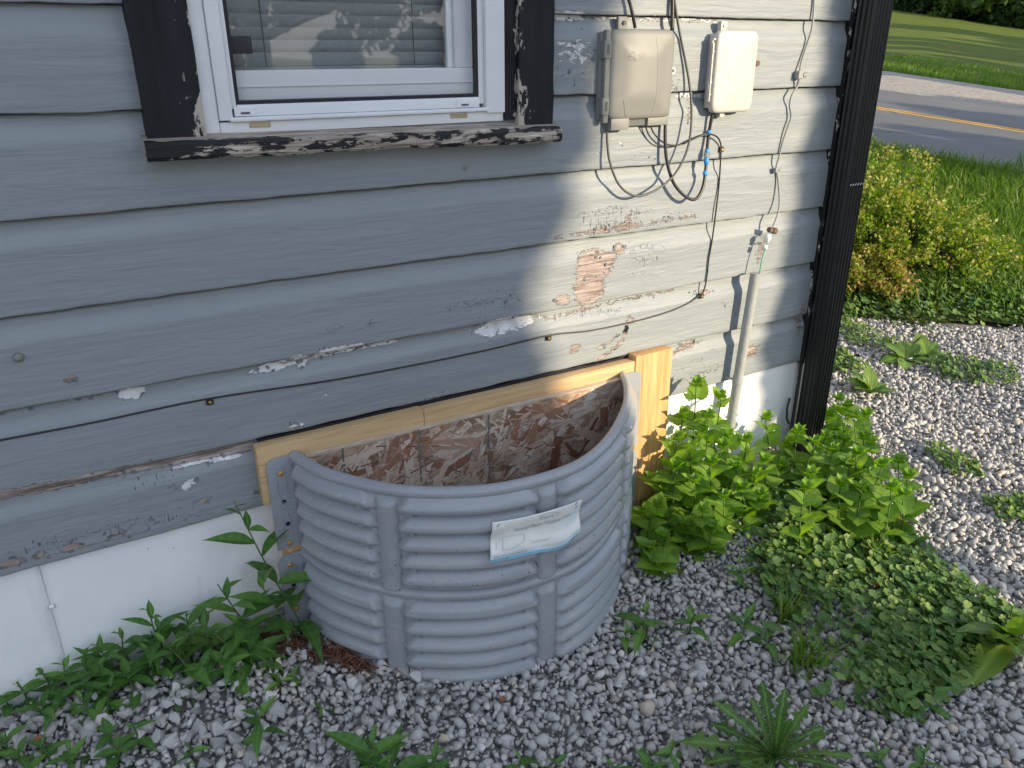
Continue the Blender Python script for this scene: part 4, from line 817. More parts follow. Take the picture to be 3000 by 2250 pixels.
thin = [(1404, 270, yS-.010), (1414, 290, yS-.012), (1432, 307, yS-.014), (1452, 314, yS-.015), (1478, 310, yS-.016), (1508, 296, yS-.017), (1532, 290, yS-.018), (1549, 296, yS-.014), (1557, 312, yS-.006), (1557, 336, yS-.003), (1553, 400, yS-.004), (1546, 460, yS-.006), (1538, 520, yS-.003), (1531, 560, yS-.002), (1528, 590, yS-.002), (1522, 622, yS-.002), (1512, 638, yS-.002), (1475, 661, yS-.002), (1420, 681, yS-.002), (1351, 699, yS-.003), (1270, 715, yS-.002), (1184, 725, yS-.002), (1020, 763, yS), (737, 818, yS), (452, 861, yS), (200, 913, yS), (0, 951, yS), (-120, 976, yS), (-420, 1036, yS)]
thin_o, P = cable('thin_cable', thin, .0022, MAT['black'], 'long thin black cable clipped low along the grey siding', n=6)
cable('thin_cable', [(1384, 268, yS-.006), (1392, 292, yS-.001), (1410, 312, yS), (1436, 319, yS), (1466, 313, yS), (1500, 297, yS-.002), (1526, 288, yS-.008)], .0016, MAT['gcable'], 'thinnest grey cable drooping between the two utility boxes')
for u, v in ((452, 864), (1184, 727), (1514, 637), (1557, 320)):
    c = W(u, v, yS); MB().box((c[0]-.007, c[1]-.006, c[2]-.010), (c[0]+.007, c[1]+.004, c[2]+.004), .001).build('cable_clip', MAT['gasket'], thin_o); MB().tube([c+[.0, -.005, -.003], c+[.0, -.0075, -.003]], .0035, 8).build('clip_nail', MAT['brass'], thin_o)
c = W(1350, 708, yS); MB().tube([c+[.004, -.004, .008], c+[.006, -.006, .001], c+[-.002, -.006, -.012]], .0035, 6).build('loose_clip', MAT['gasket'], thin_o)
_, P = cable('ground_wire', [(1759, -25, yS-.004), (1758, 20, yS-.004), (1754, 60, yS-.008), (1742, 100, yS-.005), (1731, 135, yS-.006), (1727, 163, yS-.012), (1722, 186, yS-.006), (1710, 208, yS-.008), (1706, 228, yS-.007), (1709, 252, yS-.009), (1700, 280, yS-.008), (1690, 310, yS-.006), (1683, 340, yS-.004), (1677, 362, yS-.003), (1681, 390, yS-.006), (1684, 430, yS-.016), (1682, 455, yS-.024), (1674, 480, yS-.030), (1666, 497, yS-.032)], .0030, MAT['wire'], 'painted ground wire wandering down the siding near the corner', 'wire')
gw = bpy.data.objects['ground_wire']
for u, v, s in ((1727, 162, .011), (1677, 368, .007)):
    c = W(u, v, yS-.010); MB().box(c-[s, s*.7, s], c+[s, s, s], s*.35).build('wire_clamp', MAT['wire'], gw); MB().tube([c+[s*.8, -s*.3, 0], c+[s*1.7, -s*.5, .1*s]], s*.7, 6).build('clamp_screw', MAT['wire'], gw)
c = W(1667, 497, yS-.034)
MB().tube([c+[-.013, 0, .003], c+[-.001, 0, 0]], .0085, 6).build('split_bolt', MAT['bolt'], gw); MB().tube([c+[.002, -.002, -.001], c+[.015, -.004, -.004]], .0095, 6).build('split_bolt', MAT['bolt'], gw)
gr, P = cable('green_wire', [(1668, 496, yS-.034), (1661, 512, yS-.035), (1652, 540, yS-.036), (1645, 566, yS-.037), (1641, 590, yS-.038), (1638, 604, yS-.044)], .0022, MAT['green'], 'green wire running from the split bolt into the conduit', 'wire')
for u, v, k in ((1659, 515, .011), (1652, 535, .008), (1657, 520, .007)):
    c = W(u, v, yS-.038); bm = bmesh.new(); bmesh.ops.create_icosphere(bm, subdivisions=2, radius=k); 
    for w_ in bm.verts: w_.co *= 1+.35*math.sin(w_.co.x*900+w_.co.z*700)
    mb = MB(); bm.verts.index_update(); mb.add([np.array(w_.co)+c for w_ in bm.verts], [[q.index for q in f.verts] for f in bm.faces]); bm.free(); mb.build('sealant_lump', MAT['caulk'], gr, True)
cb, ct = W(1557, 1030, -.055), W(1632, 590, -.058); cb[2] = -.06
dirn = (ct-cb)/np.linalg.norm(ct-cb); P = [cb, cb+(ct-cb)*.3, cb+(ct-cb)*.6, ct]
con = tag(MB().tube(P, .0155, 16).build('conduit', MAT['conduit'], None, True), 'thin grey painted conduit rising from the mint beside the corner', 'conduit'); autosmooth(con, 50)
q = cb+(ct-cb)*.55; MB().tube([q-dirn*.012, q+dirn*.012], .0172, 16).build('strap', MAT['conduit'], con); MB().tube([q, [q[0]-.02, -.021, q[2]]], .004, 6).build('strap_leg', MAT['conduit'], con)

# ================================================================== GRAVEL
def inwell(x, y):
    x = np.asarray(x, float); yb = np.interp(x, _cv[::-1, 0], _cv[::-1, 1]); return (x > .36) & (x < 1.35) & (y > yb-.012)
def hull_stone(seed, npt):
    r = np.random.default_rng(seed); P = r.normal(size=(npt, 3)); P /= np.linalg.norm(P, axis=1)[:, None]; P *= r.uniform(.75, 1.05, (npt, 1)); P *= np.array([1, r.uniform(.6, .9), r.uniform(.50, .85)])
    bm = bmesh.new(); [bm.verts.new(p) for p in P]; h = bmesh.ops.convex_hull(bm, input=bm.verts[:]); bmesh.ops.delete(bm, geom=[g for g in h['geom_interior'] if isinstance(g, bmesh.types.BMVert)], context='VERTS')
    bmesh.ops.triangulate(bm, faces=bm.faces); bm.verts.index_update(); V = np.array([v.co[:] for v in bm.verts]); F = np.array([[v.index for v in f.verts] for f in bm.faces]); bm.free(); return V, F
HS = [hull_stone(900+k, 11 + k % 5) for k in range(26)]
def euler_mats(n, r):
    q = r.normal(size=(n, 4)); q[:, 1:3] *= .55; q[:, 0] = np.abs(q[:, 0])+.4; q /= np.linalg.norm(q, axis=1)[:, None]; w, x, y, z = q.T
    return np.stack([np.stack([1-2*(y*y+z*z), 2*(x*y-z*w), 2*(x*z+y*w)], -1), np.stack([2*(x*y+z*w), 1-2*(x*x+z*z), 2*(y*z-x*w)], -1), np.stack([2*(x*z-y*w), 2*(y*z+x*w), 1-2*(x*x+y*y)], -1)], 1), q
r = RNG; pts = []
for (xa, xb, ya, yb, sp) in ((-.75, 2.15, -1.75, .0, .0145), (2.15, 5.2, -2.1, 1.6, .0168)):
    gx, gy = np.meshgrid(np.arange(xa, xb, sp), np.arange(ya, yb, sp)); gx = gx.ravel()+r.uniform(-.5, .5, gx.size)*sp; gy = gy.ravel()+r.uniform(-.5, .5, gy.size)*sp; pts.append(np.stack([gx, gy], -1))
P2 = np.concatenate(pts); x, y = P2.T
u_, v_, w_ = proj(np.stack([x, y, gz(x, y)], -1).T.T) if False else (None, None, None)
q = np.stack([x, y, gz(x, y)], -1)-CAM; w_ = q@_f; u_ = (1500+FPX*(q@_r)/w_)/K; v_ = (1125-FPX*(q@_u)/w_)/K
keep = (w_ > .3) & (u_ > -330) & (u_ < 2540) & (v_ < 1990) & ~inwell(x, y) & ~((y > -.012) & (x < 2.2)) & (x+1.13*y < 4.84+.26*fbm(x*5, y*5, 17, 4)) & ~((x > 1.35) & (x < 1.52) & (y > -.07))
P2 = P2[keep]; n = len(P2); x, y = P2.T
size = np.clip(r.lognormal(math.log(.0116), .34, n), .0045, .025); RM, RQ = euler_mats(n, r)
zc = gz(x, y)-.012+r.uniform(0, .016, n)+size*.15; shade = np.clip(r.normal(.5, .21, n), 0, .95); shade[r.random(n) < .022] = 1.0
var = r.integers(0, len(HS), n)
dep = (np.stack([x, y, zc], -1)-CAM)@_f; uu = (1500+FPX*((np.stack([x, y, zc], -1)-CAM)@_r)/dep)/K; vv = (1125-FPX*((np.stack([x, y, zc], -1)-CAM)@_u)/dep)/K
score = np.where((uu > 5) & (uu < 2207) & (vv < 1650), (size+zc*.35)/dep, -1); top = np.argsort(-score)[:300]; ist = np.zeros(n, bool); ist[top] = True
sme = []
for k, (V, F) in enumerate(HS):
    me = bpy.data.meshes.new('stone'); me.from_pydata(V.tolist(), [], F.tolist()); me.materials.append(MAT['stone1']); sme.append(me)
for i in top:
    o = bpy.data.objects.new('stone', sme[var[i]]); link(o, yard); o.location = (x[i], y[i], zc[i]+.003); o.rotation_mode = 'QUATERNION'; o.rotation_quaternion = RQ[i]; o.scale = (size[i]*1.08,)*3
AV, AF, AS = [], [], []; off = 0
gx, gy = np.meshgrid(np.arange(-.75, 2.6, .0115), np.arange(-1.6, .0, .0115)); fx = gx.ravel()+r.uniform(-.5, .5, gx.size)*.0115; fy = gy.ravel()+r.uniform(-.5, .5, gy.size)*.0115
q = np.stack([fx, fy, gz(fx, fy)], -1)-CAM; fw = q@_f; fu = (1500+FPX*(q@_r)/fw)/K; fv = (1125-FPX*(q@_u)/fw)/K; kp = (fw > .3) & (fu > -150) & (fu < 2350) & (fv < 1800) & ~inwell(fx, fy) & ~((fx > 1.35) & (fx < 1.52) & (fy > -.07)); fx, fy = fx[kp], fy[kp]
FS = [hull_stone(950+k, 7) for k in range(8)]; fm, _q = euler_mats(len(fx), r); fs_ = r.uniform(.0035, .0075, len(fx)); fz = gz(fx, fy)-.010+r.uniform(0, .010, len(fx)); fsh = np.clip(r.normal(.42, .2, len(fx)), 0, .95); fvr = r.integers(0, 8, len(fx))
for k, (V, F) in enumerate(FS):
    ix = np.where(fvr == k)[0]; T = np.einsum('nij,vj->nvi', fm[ix], V)*fs_[ix][:, None, None]+np.stack([fx[ix], fy[ix], fz[ix]], -1)[:, None, :]
    AV.append(T.reshape(-1, 3)); AF.append((F[None]+(np.arange(len(ix))*len(V))[:, None, None]+off).reshape(-1, 3)); AS.append(np.repeat(fsh[ix], len(V))); off += len(ix)*len(V)
for k, (V, F) in enumerate(HS):
    ix = np.where((var == k) & ~ist)[0]
    T = np.einsum('nij,vj->nvi', RM[ix], V)*size[ix][:, None, None]+np.stack([x[ix], y[ix], zc[ix]], -1)[:, None, :]
    AV.append(T.reshape(-1, 3)); AF.append((F[None]+(np.arange(len(ix))*len(V))[:, None, None]+off).reshape(-1, 3)); AS.append(np.repeat(shade[ix], len(V))); off += len(ix)*len(V)
tag(big('gravel', np.concatenate(AV), np.concatenate(AF), MAT['stone'], yard, False, dict(shade=np.concatenate(AS))), kind='stuff')

# ================================================================== PLANTS
def leafmesh(name, outline, fold=.12, droop=.25, nseg=10, mat=None, veins=5, serr=0, wav=0.0, seed=0, lateral=3):
    """outline(t) -> half width for t 0..1 along +Y; folded along the midrib, bending down towards the tip"""
    V = []; F = []; A = []; rr = random.Random(seed); m = 2*lateral+1
    for i in range(nseg+1):
        t = i/nseg; w = outline(t); w2 = w if not isinstance(w, tuple) else w[1]; w1 = w if not isinstance(w, tuple) else w[0]; w = w1
        if serr and 0 < i < nseg: w1 *= 1+serr*(1 if i % 2 else -1); w2 = w1
        zc = -droop*t*t+.0
        for j in range(m):
            s = (j-lateral)/lateral; w = w1 if s < 0 else w2; V.append((s*w, t*(1-.12*droop)+(-.05*abs(s)*(1 if serr else 0)), zc+fold*abs(s)*w*2+wav*math.sin(t*15+s*2+seed)*abs(s)))
            A.append(1.0 if j == lateral else (.55 if (i % 2 == 0 and veins) else 0.0))
    for i in range(nseg):
        for j in range(m-1): F.append((i*m+j, i*m+j+1, (i+1)*m+j+1, (i+1)*m+j))
    me = bpy.data.meshes.new(name); me.from_pydata(V, [], F); me.polygons.foreach_set('use_smooth', [True]*len(F)); a = me.attributes.new('vein', 'FLOAT', 'POINT'); a.data.foreach_set('value', A)
    if mat: me.materials.append(mat)
    return me
lance = lambda w: (lambda t: w*(math.sin(math.pi*min(1, t*1.02)**.85)**1.15)*(1-.25*t)+.012*(1-t))
ovate = lambda w: (lambda t: w*(math.sin(math.pi*min(1, .06+.94*t)**.72)**.8)*(1.05-.25*t)+.015*(1-t))
def lobed(w, seed):
    r = random.Random(seed+40); cuts = [[0.10], [0.10]]
    for c in cuts:
        while c[-1] < .93: c.append(c[-1]+r.uniform(.07, .17))
    amp = [[r.uniform(.45, 1.1) for _ in c] for c in cuts]
    def side(t, q):
        c = cuts[q]; i = max([k for k in range(len(c)) if c[k] <= t], default=-1)
        if i < 0: return .022
        e = c[i+1] if i+1 < len(c) else 1.01; ph = (t-c[i])/(e-c[i]); b = w*(.35+.75*t)*(1-max(0, (t-.86)/.14)**1.7)
        return max(.02 if t < .97 else .003, b*(.22+.78*amp[q][i]*max(0, 1-ph)**1.1*min(1, ph/.06+.2)))
    return lambda t: (side(t, 0), side(t, 1))
paddle = lambda w: (lambda t: (.05 if t < .12 else w*math.sin(math.pi*((t-.08)/.94)**.9)**.65)+.004)
LM = dict(weed=[leafmesh('leaf', lance(.17), .22, d, 12, MAT['weed'], 4, 0, 0, k) for k, d in enumerate((.10, .25, .42, .6))],
          mint=[leafmesh('leaf', ovate(.42), .10, d, 16, MAT['mint'], 6, .055, .012, k) for k, d in enumerate((.10, .28, .45, .2))],
          dandy=[leafmesh('leaf', lobed(.15, k), .08, d, 54, MAT['dandy'], 0, 0, .016, k) for k, d in enumerate((.12, .30, .22, .40, .05, .25))],
          broad=[leafmesh('leaf', paddle(.27), .06, d, 14, MAT['broad'], 0, 0, .02, k) for k, d in enumerate((.1, .3, .5))])
def put_leaf(root, me, p, az, pitch, roll, s, name='leaf', sx=1.0):
    o = bpy.data.objects.new(name, me); link(o, root)
    M = Matrix.Translation(Vector(p)) @ Matrix.Rotation(az, 4, 'Z') @ Matrix.Rotation(pitch, 4, 'X') @ Matrix.Rotation(roll, 4, 'Y') @ Matrix.Diagonal((s*sx, s, s, 1)); o.matrix_basis = M; return o
WEEDG, MINTG = 'weeds growing along the wall and in the gravel', 'mint stems growing at the foot of the wall'
def weed(base, top, nleaf, L, label, seed, group=None, spread=1.0):
    r = random.Random(seed); b = np.array(base, float); t = np.array(top, float); root = empty('weed', b, label, 'weed', group); d = t-b
    mid = b+d*.5+np.array([r.uniform(-.01, .01), r.uniform(-.01, .01), 0]); P = spline([b-[0, 0, .03], b+d*.02, mid, t], 5)
    MB().tube(P, [.0030*(1-.6*i/len(P)) for i in range(len(P))], 6).build('stem', MAT['stem'], root, True)
    nleaf = int(nleaf*1.5)
    for k in range(nleaf):
        f = (k+.6)/nleaf; p = np.array(P[min(len(P)-1, int(f*(len(P)-1)))])-b; az = k*2.4+seed; 
        s = 1.12*L*(1.0-.45*abs(f-.45)*1.4)*r.uniform(.8, 1.15); 
        if f > .85: s *= .6
        put_leaf(root, LM['weed'][min(3, int((1-f)*3+r.random()*1.5))], p, az, rad(55*f**1.6-8+r.uniform(-15, 15)), r.uniform(-.3, .3), s*spread)
    return root
def wb(u, v, y=None, dz=0):      # foot of a plant seen at a pixel
    g = G(u, v, .0); 
    for _ in range(3): g = G(u, v, float(gz(g[0], g[1])))
    return g
tw = wb(572, 1378); weed((.335, -.105, float(gz(.335, -.105))), W(505, 1082, -.075), 13, .125, 'tallest narrow-leaved weed climbing beside the window well flange', 3)
weed((.315, -.12, .0), W(560, 1258, -.12), 9, .115, 'leafy weed crowding the foot of the window well flange', 9)
weed((.25, -.115, .0), W(470, 1262, -.10), 12, .115, 'bushy weed against the white skirting, second from the window well', 14)
weed((.185, -.13, .0), W(430, 1345, -.13), 9, .10, 'short weed in front of the white skirting among the taller ones', 15, WEEDG)
weed((.03, -.075, .0), W(318, 1305, -.06), 12, .10, 'upright weed standing alone against the white skirting', 18)
weed((.07, -.12, .0), W(345, 1380, -.12), 9, .095, 'short weed in front of the white skirting among the taller ones', 22, WEEDG)
for k, (u, v, h, n_, L) in enumerate(((250, 1462, .11, 9, .085), (205, 1470, .10, 9, .085), (170, 1495, .09, 8, .08), (115, 1500, .075, 8, .08), (60, 1512, .05, 6, .07), (295, 1500, .08, 8, .075), (235, 1525, .055, 8, .07), (190, 1545, .05, 8, .06), (400, 1455, .07, 7, .07), (455, 1470, .06, 7, .07), (20, 1530, .035, 5, .06), (150, 1465, .08, 7, .08), (330, 1470, .08, 7, .085), (370, 1430, .11, 8, .095), (420, 1425, .13, 9, .10), (470, 1430, .14, 9, .10), (520, 1420, .12, 8, .10), (545, 1440, .09, 8, .09), (500, 1460, .07, 8, .085), (290, 1450, .12, 9, .09), (225, 1490, .08, 8, .08), (135, 1530, .05, 7, .07), (85, 1545, .04, 7, .065), (345, 1440, .10, 8, .09))):
    b = wb(u, v); lb_, gp = ('low weed at the window well end of the dense row along the skirting', 'low weeds at the window well end of the row') if b[0] > .12 else (('low weed in the middle of the row along the skirting beside the upright weed', 'low weeds in the middle of the row') if b[0] > -.12 else ('low weed at the thin far end of the row below the panel seam', 'low weeds at the far end of the row')); weed(b, b+[random.uniform(-.02, .02), random.uniform(-.01, .01), h], n_, L, lb_, 30+k, gp)
for k, (u, v, h, n_, L, lb_) in enumerate(((558, 1590, .085, 7, .075, 'dark weed alone in the gravel before the window well, left of centre'), (800, 1690, .11, 9, .115, 'large broad-leaved weed in the gravel, the biggest before the window well'), (860, 1690, .09, 8, .10, 'second large weed leaning against the biggest one in the gravel'),
        (940, 1672, .055, 6, .055, 'small weed in the gravel right beside the biggest weed'), (405, 1640, .03, 5, .04, None), (702, 1535, .02, 4, .03, None), (1130, 1675, .04, 4, .055, None), (1185, 1672, .05, 4, .05, None), (1395, 1672, .05, 6, .055, None), (1440, 1640, .05, 6, .05, None), (1335, 1690, .05, 5, .06, None),
        (1345, 1378, .035, 6, .05, 'small pale weed nearest the right side of the window well'), (1393, 1375, .085, 8, .08, 'forked weed in the gravel right of the window well'), (1490, 1372, .075, 8, .075, 'dark weed in the gravel between window well and ground ivy'), (1605, 1375, .06, 8, .075, 'spreading weed at the edge of the ground ivy'), (1660, 1400, .05, 7, .065, 'spreading weed at the edge of the ground ivy'),
        (1590, 1265, .07, 8, .06, None), (1745, 1300, .05, 7, .05, None), (1700, 1230, .06, 8, .06, None), (1820, 1290, .04, 6, .045, None), (1985, 1655, .05, 7, .05, None), (1900, 1650, .045, 7, .045, None), (590, 1448, .05, 6, .05, None), (600, 1480, .03, 6, .04, None), (640, 1470, .03, 5, .035, None))):
    b = wb(u, v); weed(b, b+[random.uniform(-.015, .015), random.uniform(-.015, .015), h], n_, L, lb_ or 'tiny weed seedling sprouting through the gravel', 70+k, 'weed seedlings in the gravel' if not lb_ else ('spreading weeds beside the ground ivy' if lb_.startswith('spreading') else None))
for k, (u, v) in enumerate(((15, 1620), (60, 1645), (110, 1640), (165, 1650), (235, 1615), (255, 1640), (300, 1600))):
    b = wb(u, v); weed(b, b+[random.uniform(-.01, .01), random.uniform(-.01, .01), .045], 7, .06, 'low weed in the patch spreading over gravel away from the skirting', 120+k, 'weeds spreading over the gravel')
# mint: opposite pairs of toothed leaves up square stems
def mint(base, top, L, seed, label):
    r = random.Random(seed); b = np.array(base, float); t = np.array(top, float); root = empty('mint_plant', b, label, 'mint', MINTG); d = t-b; h = np.linalg.norm(d)
    P = spline([b-[0, 0, .03], b+d*.03, b+d*.5+[r.uniform(-.015, .015), r.uniform(-.015, .01), 0], t], 6); MB().tube(P, [.0034*(1-.45*i/len(P)) for i in range(len(P))], 5).build('stem', MAT['stem'], root, True)
    nn = max(5, int(h/.030)); az0 = r.uniform(0, 3)
    for k in range(nn):
        f = (k+.5)/nn; p = np.array(P[int(f*(len(P)-1))])-b; az = az0+k*1.571+r.uniform(-.25, .25); s = L*(1.05-.22*f)*r.uniform(.8, 1.15)
        for q in (0, math.pi): put_leaf(root, r.choice(LM['mint']), p, az+q, rad(12+30*f+r.uniform(-22, 16)), r.uniform(-.35, .35), s)
    for k in range(6): put_leaf(root, LM['mint'][0], np.array(P[-1])-b+[0, 0, .002*k], az0+k*1.05, rad(42+6*k), 0, L*(.66-.07*k))
    return root
MT = [(1504, 836, -.10), (1558, 862, -.09), (1530, 905, -.14), (1464, 952, -.13), (1654, 908, -.10), (1613, 956, -.16), (1722, 938, -.17), (1534, 1006, -.22), (1590, 1015, -.20), (1650, 1000, -.22), (1690, 1010, -.20), (1444, 1068, -.16), (1420, 1096, -.24), (1436, 1165, -.28), (1564, 1078, -.28), (1486, 1140, -.27), (1518, 1108, -.30), (1500, 1045, -.22), (1455, 1015, -.16), (1575, 945, -.13), (1420, 1040, -.12),
      (1812, 866, .02), (1845, 905, .04), (1798, 978, -.14), (1835, 1010, -.10), (1880, 960, .02), (1905, 1010, .0), (1790, 900, -.06), (1860, 1060, -.16), (1925, 1060, -.05), (1765, 1000, -.22), (1960, 1035, .05), (1405, 1190, -.30), (1392, 1110, -.17), (1740, 1060, -.26), (1540, 1145, -.34), (1640, 1075, -.29), (1870, 900, .10), (1800, 930, -.04), (1825, 955, -.05), (1850, 985, -.04), (1880, 1030, -.06), (1815, 1050, -.16), (1900, 1075, -.08), (1940, 1000, .05), (1830, 880, .08), (1780, 950, -.10), (1865, 950, .02), (1950, 1075, -.02), (1760, 960, -.14), (1475, 900, -.09), (1490, 975, -.15), (1515, 940, -.10), (1700, 965, -.12), (1750, 1030, -.2), (1560, 970, -.15), (1630, 1030, -.24), (1440, 1120, -.2), (1600, 1060, -.26)]
for k, (u, v, yy) in enumerate(MT):
    t = W(u, v, yy) if k < 21 or u < 1740 else G(u, v, random.uniform(.12, .20)); yy = float(t[1])
    b = np.array([t[0]+random.uniform(-.03, .03), yy+random.uniform(-.03, .015), 0]); b[1] = min(b[1], -.05) if b[0] < 2.2 else b[1]; b[2] = float(gz(b[0], b[1]))
    if t[2]-b[2] < .05: t[2] = b[2]+.06
    if k in (0, 4): lb_, gp = {0: 'tallest bright mint stem in front of the white skirting beside the pine upright', 4: 'mint stem standing free against the white skirting near the conduit'}[k], None
    elif b[0] > 2.15: lb_, gp = 'mint stem in the clump round the corner behind the downspout', 'mint behind the downspout'
    elif b[0] > 1.82: lb_, gp = 'mint stem growing between the conduit and the downspout', 'mint between conduit and downspout'
    elif yy < -.2: lb_, gp = 'low mint stem spilling onto the gravel right of the window well', 'mint spilling onto the gravel'
    else: lb_, gp = 'mint stem against the skirting between the pine upright and the conduit', 'mint between pine upright and conduit'
    m_ = mint(b, t, .082 if b[0] < 2.15 else .076, 200+k, lb_)
    if gp: m_['group'] = gp
    else: del m_['group']

# ground ivy mat: the nearest leaves singly, the rest as one mass
POLY = [(1515, 1150), (1560, 1100), (1640, 1060), (1760, 1045), (1870, 1085), (1960, 1165), (2040, 1230), (2110, 1285), (2212, 1345), (2260, 1400), (2200, 1425), (2140, 1432), (2090, 1480), (2060, 1530), (2010, 1560), (1930, 1580), (1830, 1575), (1760, 1520), (1700, 1460), (1660, 1380), (1640, 1310), (1590, 1235), (1540, 1195)]
PG = np.array([wb(*p)[:2] for p in POLY])
def inpoly(P, poly):
    x, y = P.T; c = np.zeros(len(P), bool); j = len(poly)-1
    for i in range(len(poly)):
        xi, yi = poly[i]; xj, yj = poly[j]; c ^= ((yi > y) != (yj > y)) & (x < (xj-xi)*(y-yi)/(yj-yi+1e-12)+xi); j = i
    return c
def kidney(seed):
    r = random.Random(seed); n = 24; V = [(0, 0, 0)]; A = [1.0]
    for i in range(n+1):
        th = rad(-72)+rad(324)*i/n; rr_ = (.46+.016*math.cos(i*math.pi))*(1 if 0 < i < n else .8); V.append((rr_*math.cos(th), .12+rr_*math.sin(th), .10*rr_*2+.03*math.sin(i*1.9+seed))); A.append(.5 if i % 3 == 0 else 0)
        V.append((.55*rr_*math.cos(th), .06+.55*rr_*math.sin(th), .015)); A.append(.6 if i % 3 == 0 else .05)
    F = []
    for i in range(n): a = 1+2*i; F += [(a, a+2, a+3, a+1), (0, a+1, a+3)]
    return np.array(V), F, A
KM = []; KD = []
for k in range(4):
    V, F, A = kidney(k); me = bpy.data.meshes.new('leaf'); me.from_pydata(V.tolist(), [], F); me.polygons.foreach_set('use_smooth', [True]*len(F)); a = me.attributes.new('vein', 'FLOAT', 'POINT'); a.data.foreach_set('value', A); me.materials.append(MAT['ivy']); KM.append(me)
    T = []
    for f in F: T += [f] if len(f) == 3 else [(f[0], f[1], f[2]), (f[0], f[2], f[3])]
    KD.append((V, np.array(T), np.array(A)))
ivy = empty('ground_ivy', (1.85, -.7, -.03), 'mat of round scalloped ground ivy leaves spreading across the gravel', 'ground ivy')
r = RNG; lo, hi = PG.min(0), PG.max(0); C_ = r.uniform(lo, hi, (9000, 2)); C_ = C_[inpoly(C_, PG)]; dens = fbm(C_[:, 0]*5, C_[:, 1]*5, 61, 3); _e = np.full(len(C_), 9.)
for a_, b_ in zip(PG, np.roll(PG, -1, 0)):
    d_ = b_-a_; t_ = np.clip(((C_-a_)@d_)/(d_@d_), 0, 1); _e = np.minimum(_e, np.linalg.norm(C_-a_-t_[:, None]*d_, axis=1))
edge_ = sstep(-.01, .09, _e+.03*dens)
dens_all = dens; C_ = C_[r.random(len(C_)) < np.clip((.8+.95*dens)*edge_, .05, 1)][:3400]
n = len(C_); hgt = gz(C_[:, 0], C_[:, 1])+.012+.028*r.random(n)+.012*np.clip(dens[:n], -1, 1); sz = (.012+.026*r.random(n)**1.2)*np.where(C_[:, 1] < -.95, 1.2, 1); azs = r.uniform(0, 6.28, n); SPH = math.atan2(SUN[1], SUN[0]); pit = r.normal(.0, .26, n)-.34*np.sin(SPH-azs); rol = r.normal(0, .26, n)+.34*np.cos(SPH-azs); kv = r.integers(0, 4, n)
dd = np.linalg.norm(np.stack([C_[:, 0], C_[:, 1], hgt], -1)-CAM, axis=1)/sz; order = np.argsort(dd)
AV, AF, AS, AA = [], [], [], []; off = 0
for c, i in enumerate(order):
    M = Matrix.Translation((C_[i, 0], C_[i, 1], hgt[i])) @ Matrix.Rotation(azs[i], 4, 'Z') @ Matrix.Rotation(pit[i], 4, 'X') @ Matrix.Rotation(rol[i], 4, 'Y') @ Matrix.Scale(sz[i], 4)
    if c < 300:
        o = bpy.data.objects.new('leaf', KM[kv[i]]); link(o, ivy); o.matrix_basis = Matrix.Translation((-1.85, .7, .03)) @ M
    else:
        V, T, A = KD[kv[i]]; m = np.array(M); AV.append(V@m[:3, :3].T+m[:3, 3]); AF.append(T+off); AS.append(np.full(len(V), r.random())); AA.append(A); off += len(V)
tag(big('leaf_mass', np.concatenate(AV), np.concatenate(AF), MAT['ivymass'], ivy, True, dict(shade=np.concatenate(AS), vein=np.concatenate(AA))), kind='stuff')
mb = MB()
for k in range(140):
    i = r.integers(0, n); p = np.array([C_[i, 0], C_[i, 1], hgt[i]-.012]); a = r.uniform(0, 6.28); mb.tube([p, p+[.04*math.cos(a), .04*math.sin(a), .004], p+[.08*math.cos(a+.3), .08*math.sin(a+.3), -.004]], .0009, 4)
o = mb.build('runner', MAT['stem'], ivy); tag(o, kind='stuff')

for k in range(26):
    i = int(np.random.default_rng(300+k).integers(0, n)); b = np.array([C_[i, 0], C_[i, 1], float(gz(C_[i, 0], C_[i, 1]))]); weed(b, b+[random.uniform(-.02, .02), random.uniform(-.02, .02), random.uniform(.04, .085)], 6, random.uniform(.035, .06), 'small narrow-leaved weed poking up through the ground ivy', 330+k, 'weeds growing through the ground ivy')
def rosette(name, base, tips, kind, label, cat, stalks=0, seed=0, group=None, lift=.02, wide=1.0):
    b = np.array(base, float); r = random.Random(seed); root = empty(name, b, label, cat, group)
    for tp in tips:
        d = np.array(tp, float)-b; L = np.hypot(d[0], d[1]); az = math.atan2(d[1], d[0])-math.pi/2; put_leaf(root, r.choice(LM[kind]), (0, 0, .006), az, math.atan2(d[2]+lift, L)+.14, r.uniform(-.25, .25), math.hypot(L, d[2]+lift)*1.06, sx=wide)
    for k in range(stalks):
        a = r.uniform(0, 6.28); h = r.uniform(.10, .17); P = spline([(b[0], b[1], b[2]), (b[0]+.02*math.cos(a), b[1]+.02*math.sin(a), b[2]+h*.6), (b[0]+.06*math.cos(a), b[1]+.06*math.sin(a), b[2]+h)], 5); MB().tube(P, .0013, 5).build('flower_stalk', MAT['stem'], root); MB().tube(P[-4:], [.002, .003, .003, .001], 6).build('seed_head', MAT['stem'], root)
    return root
def tipz(u, v, z):
    g = G(u, v, z); return g
b = wb(1672, 1640); rosette('dandelion', b, [tipz(*t) for t in ((1492, 1592, .03), (1558, 1520, .06), (1645, 1482, .06), (1742, 1532, .05), (1528, 1640, .02), (1600, 1660, .03), (1790, 1600, .04), (1800, 1650, .02), (1690, 1500, .09), (1610, 1560, .09), (1740, 1690, .03), (1650, 1720, .02), (1560, 1700, .03), (1590, 1600, .02), (1700, 1560, .06), (1620, 1520, .03), (1770, 1560, .02), (1545, 1560, .01), (1830, 1625, .02), (1585, 1640, .06), (1720, 1610, .07), (1680, 1560, .10))], 'dandy', 'large dandelion rosette with toothed leaves at the edge of the ground ivy', 'dandelion', 0, 4, None, .0, 1.15)
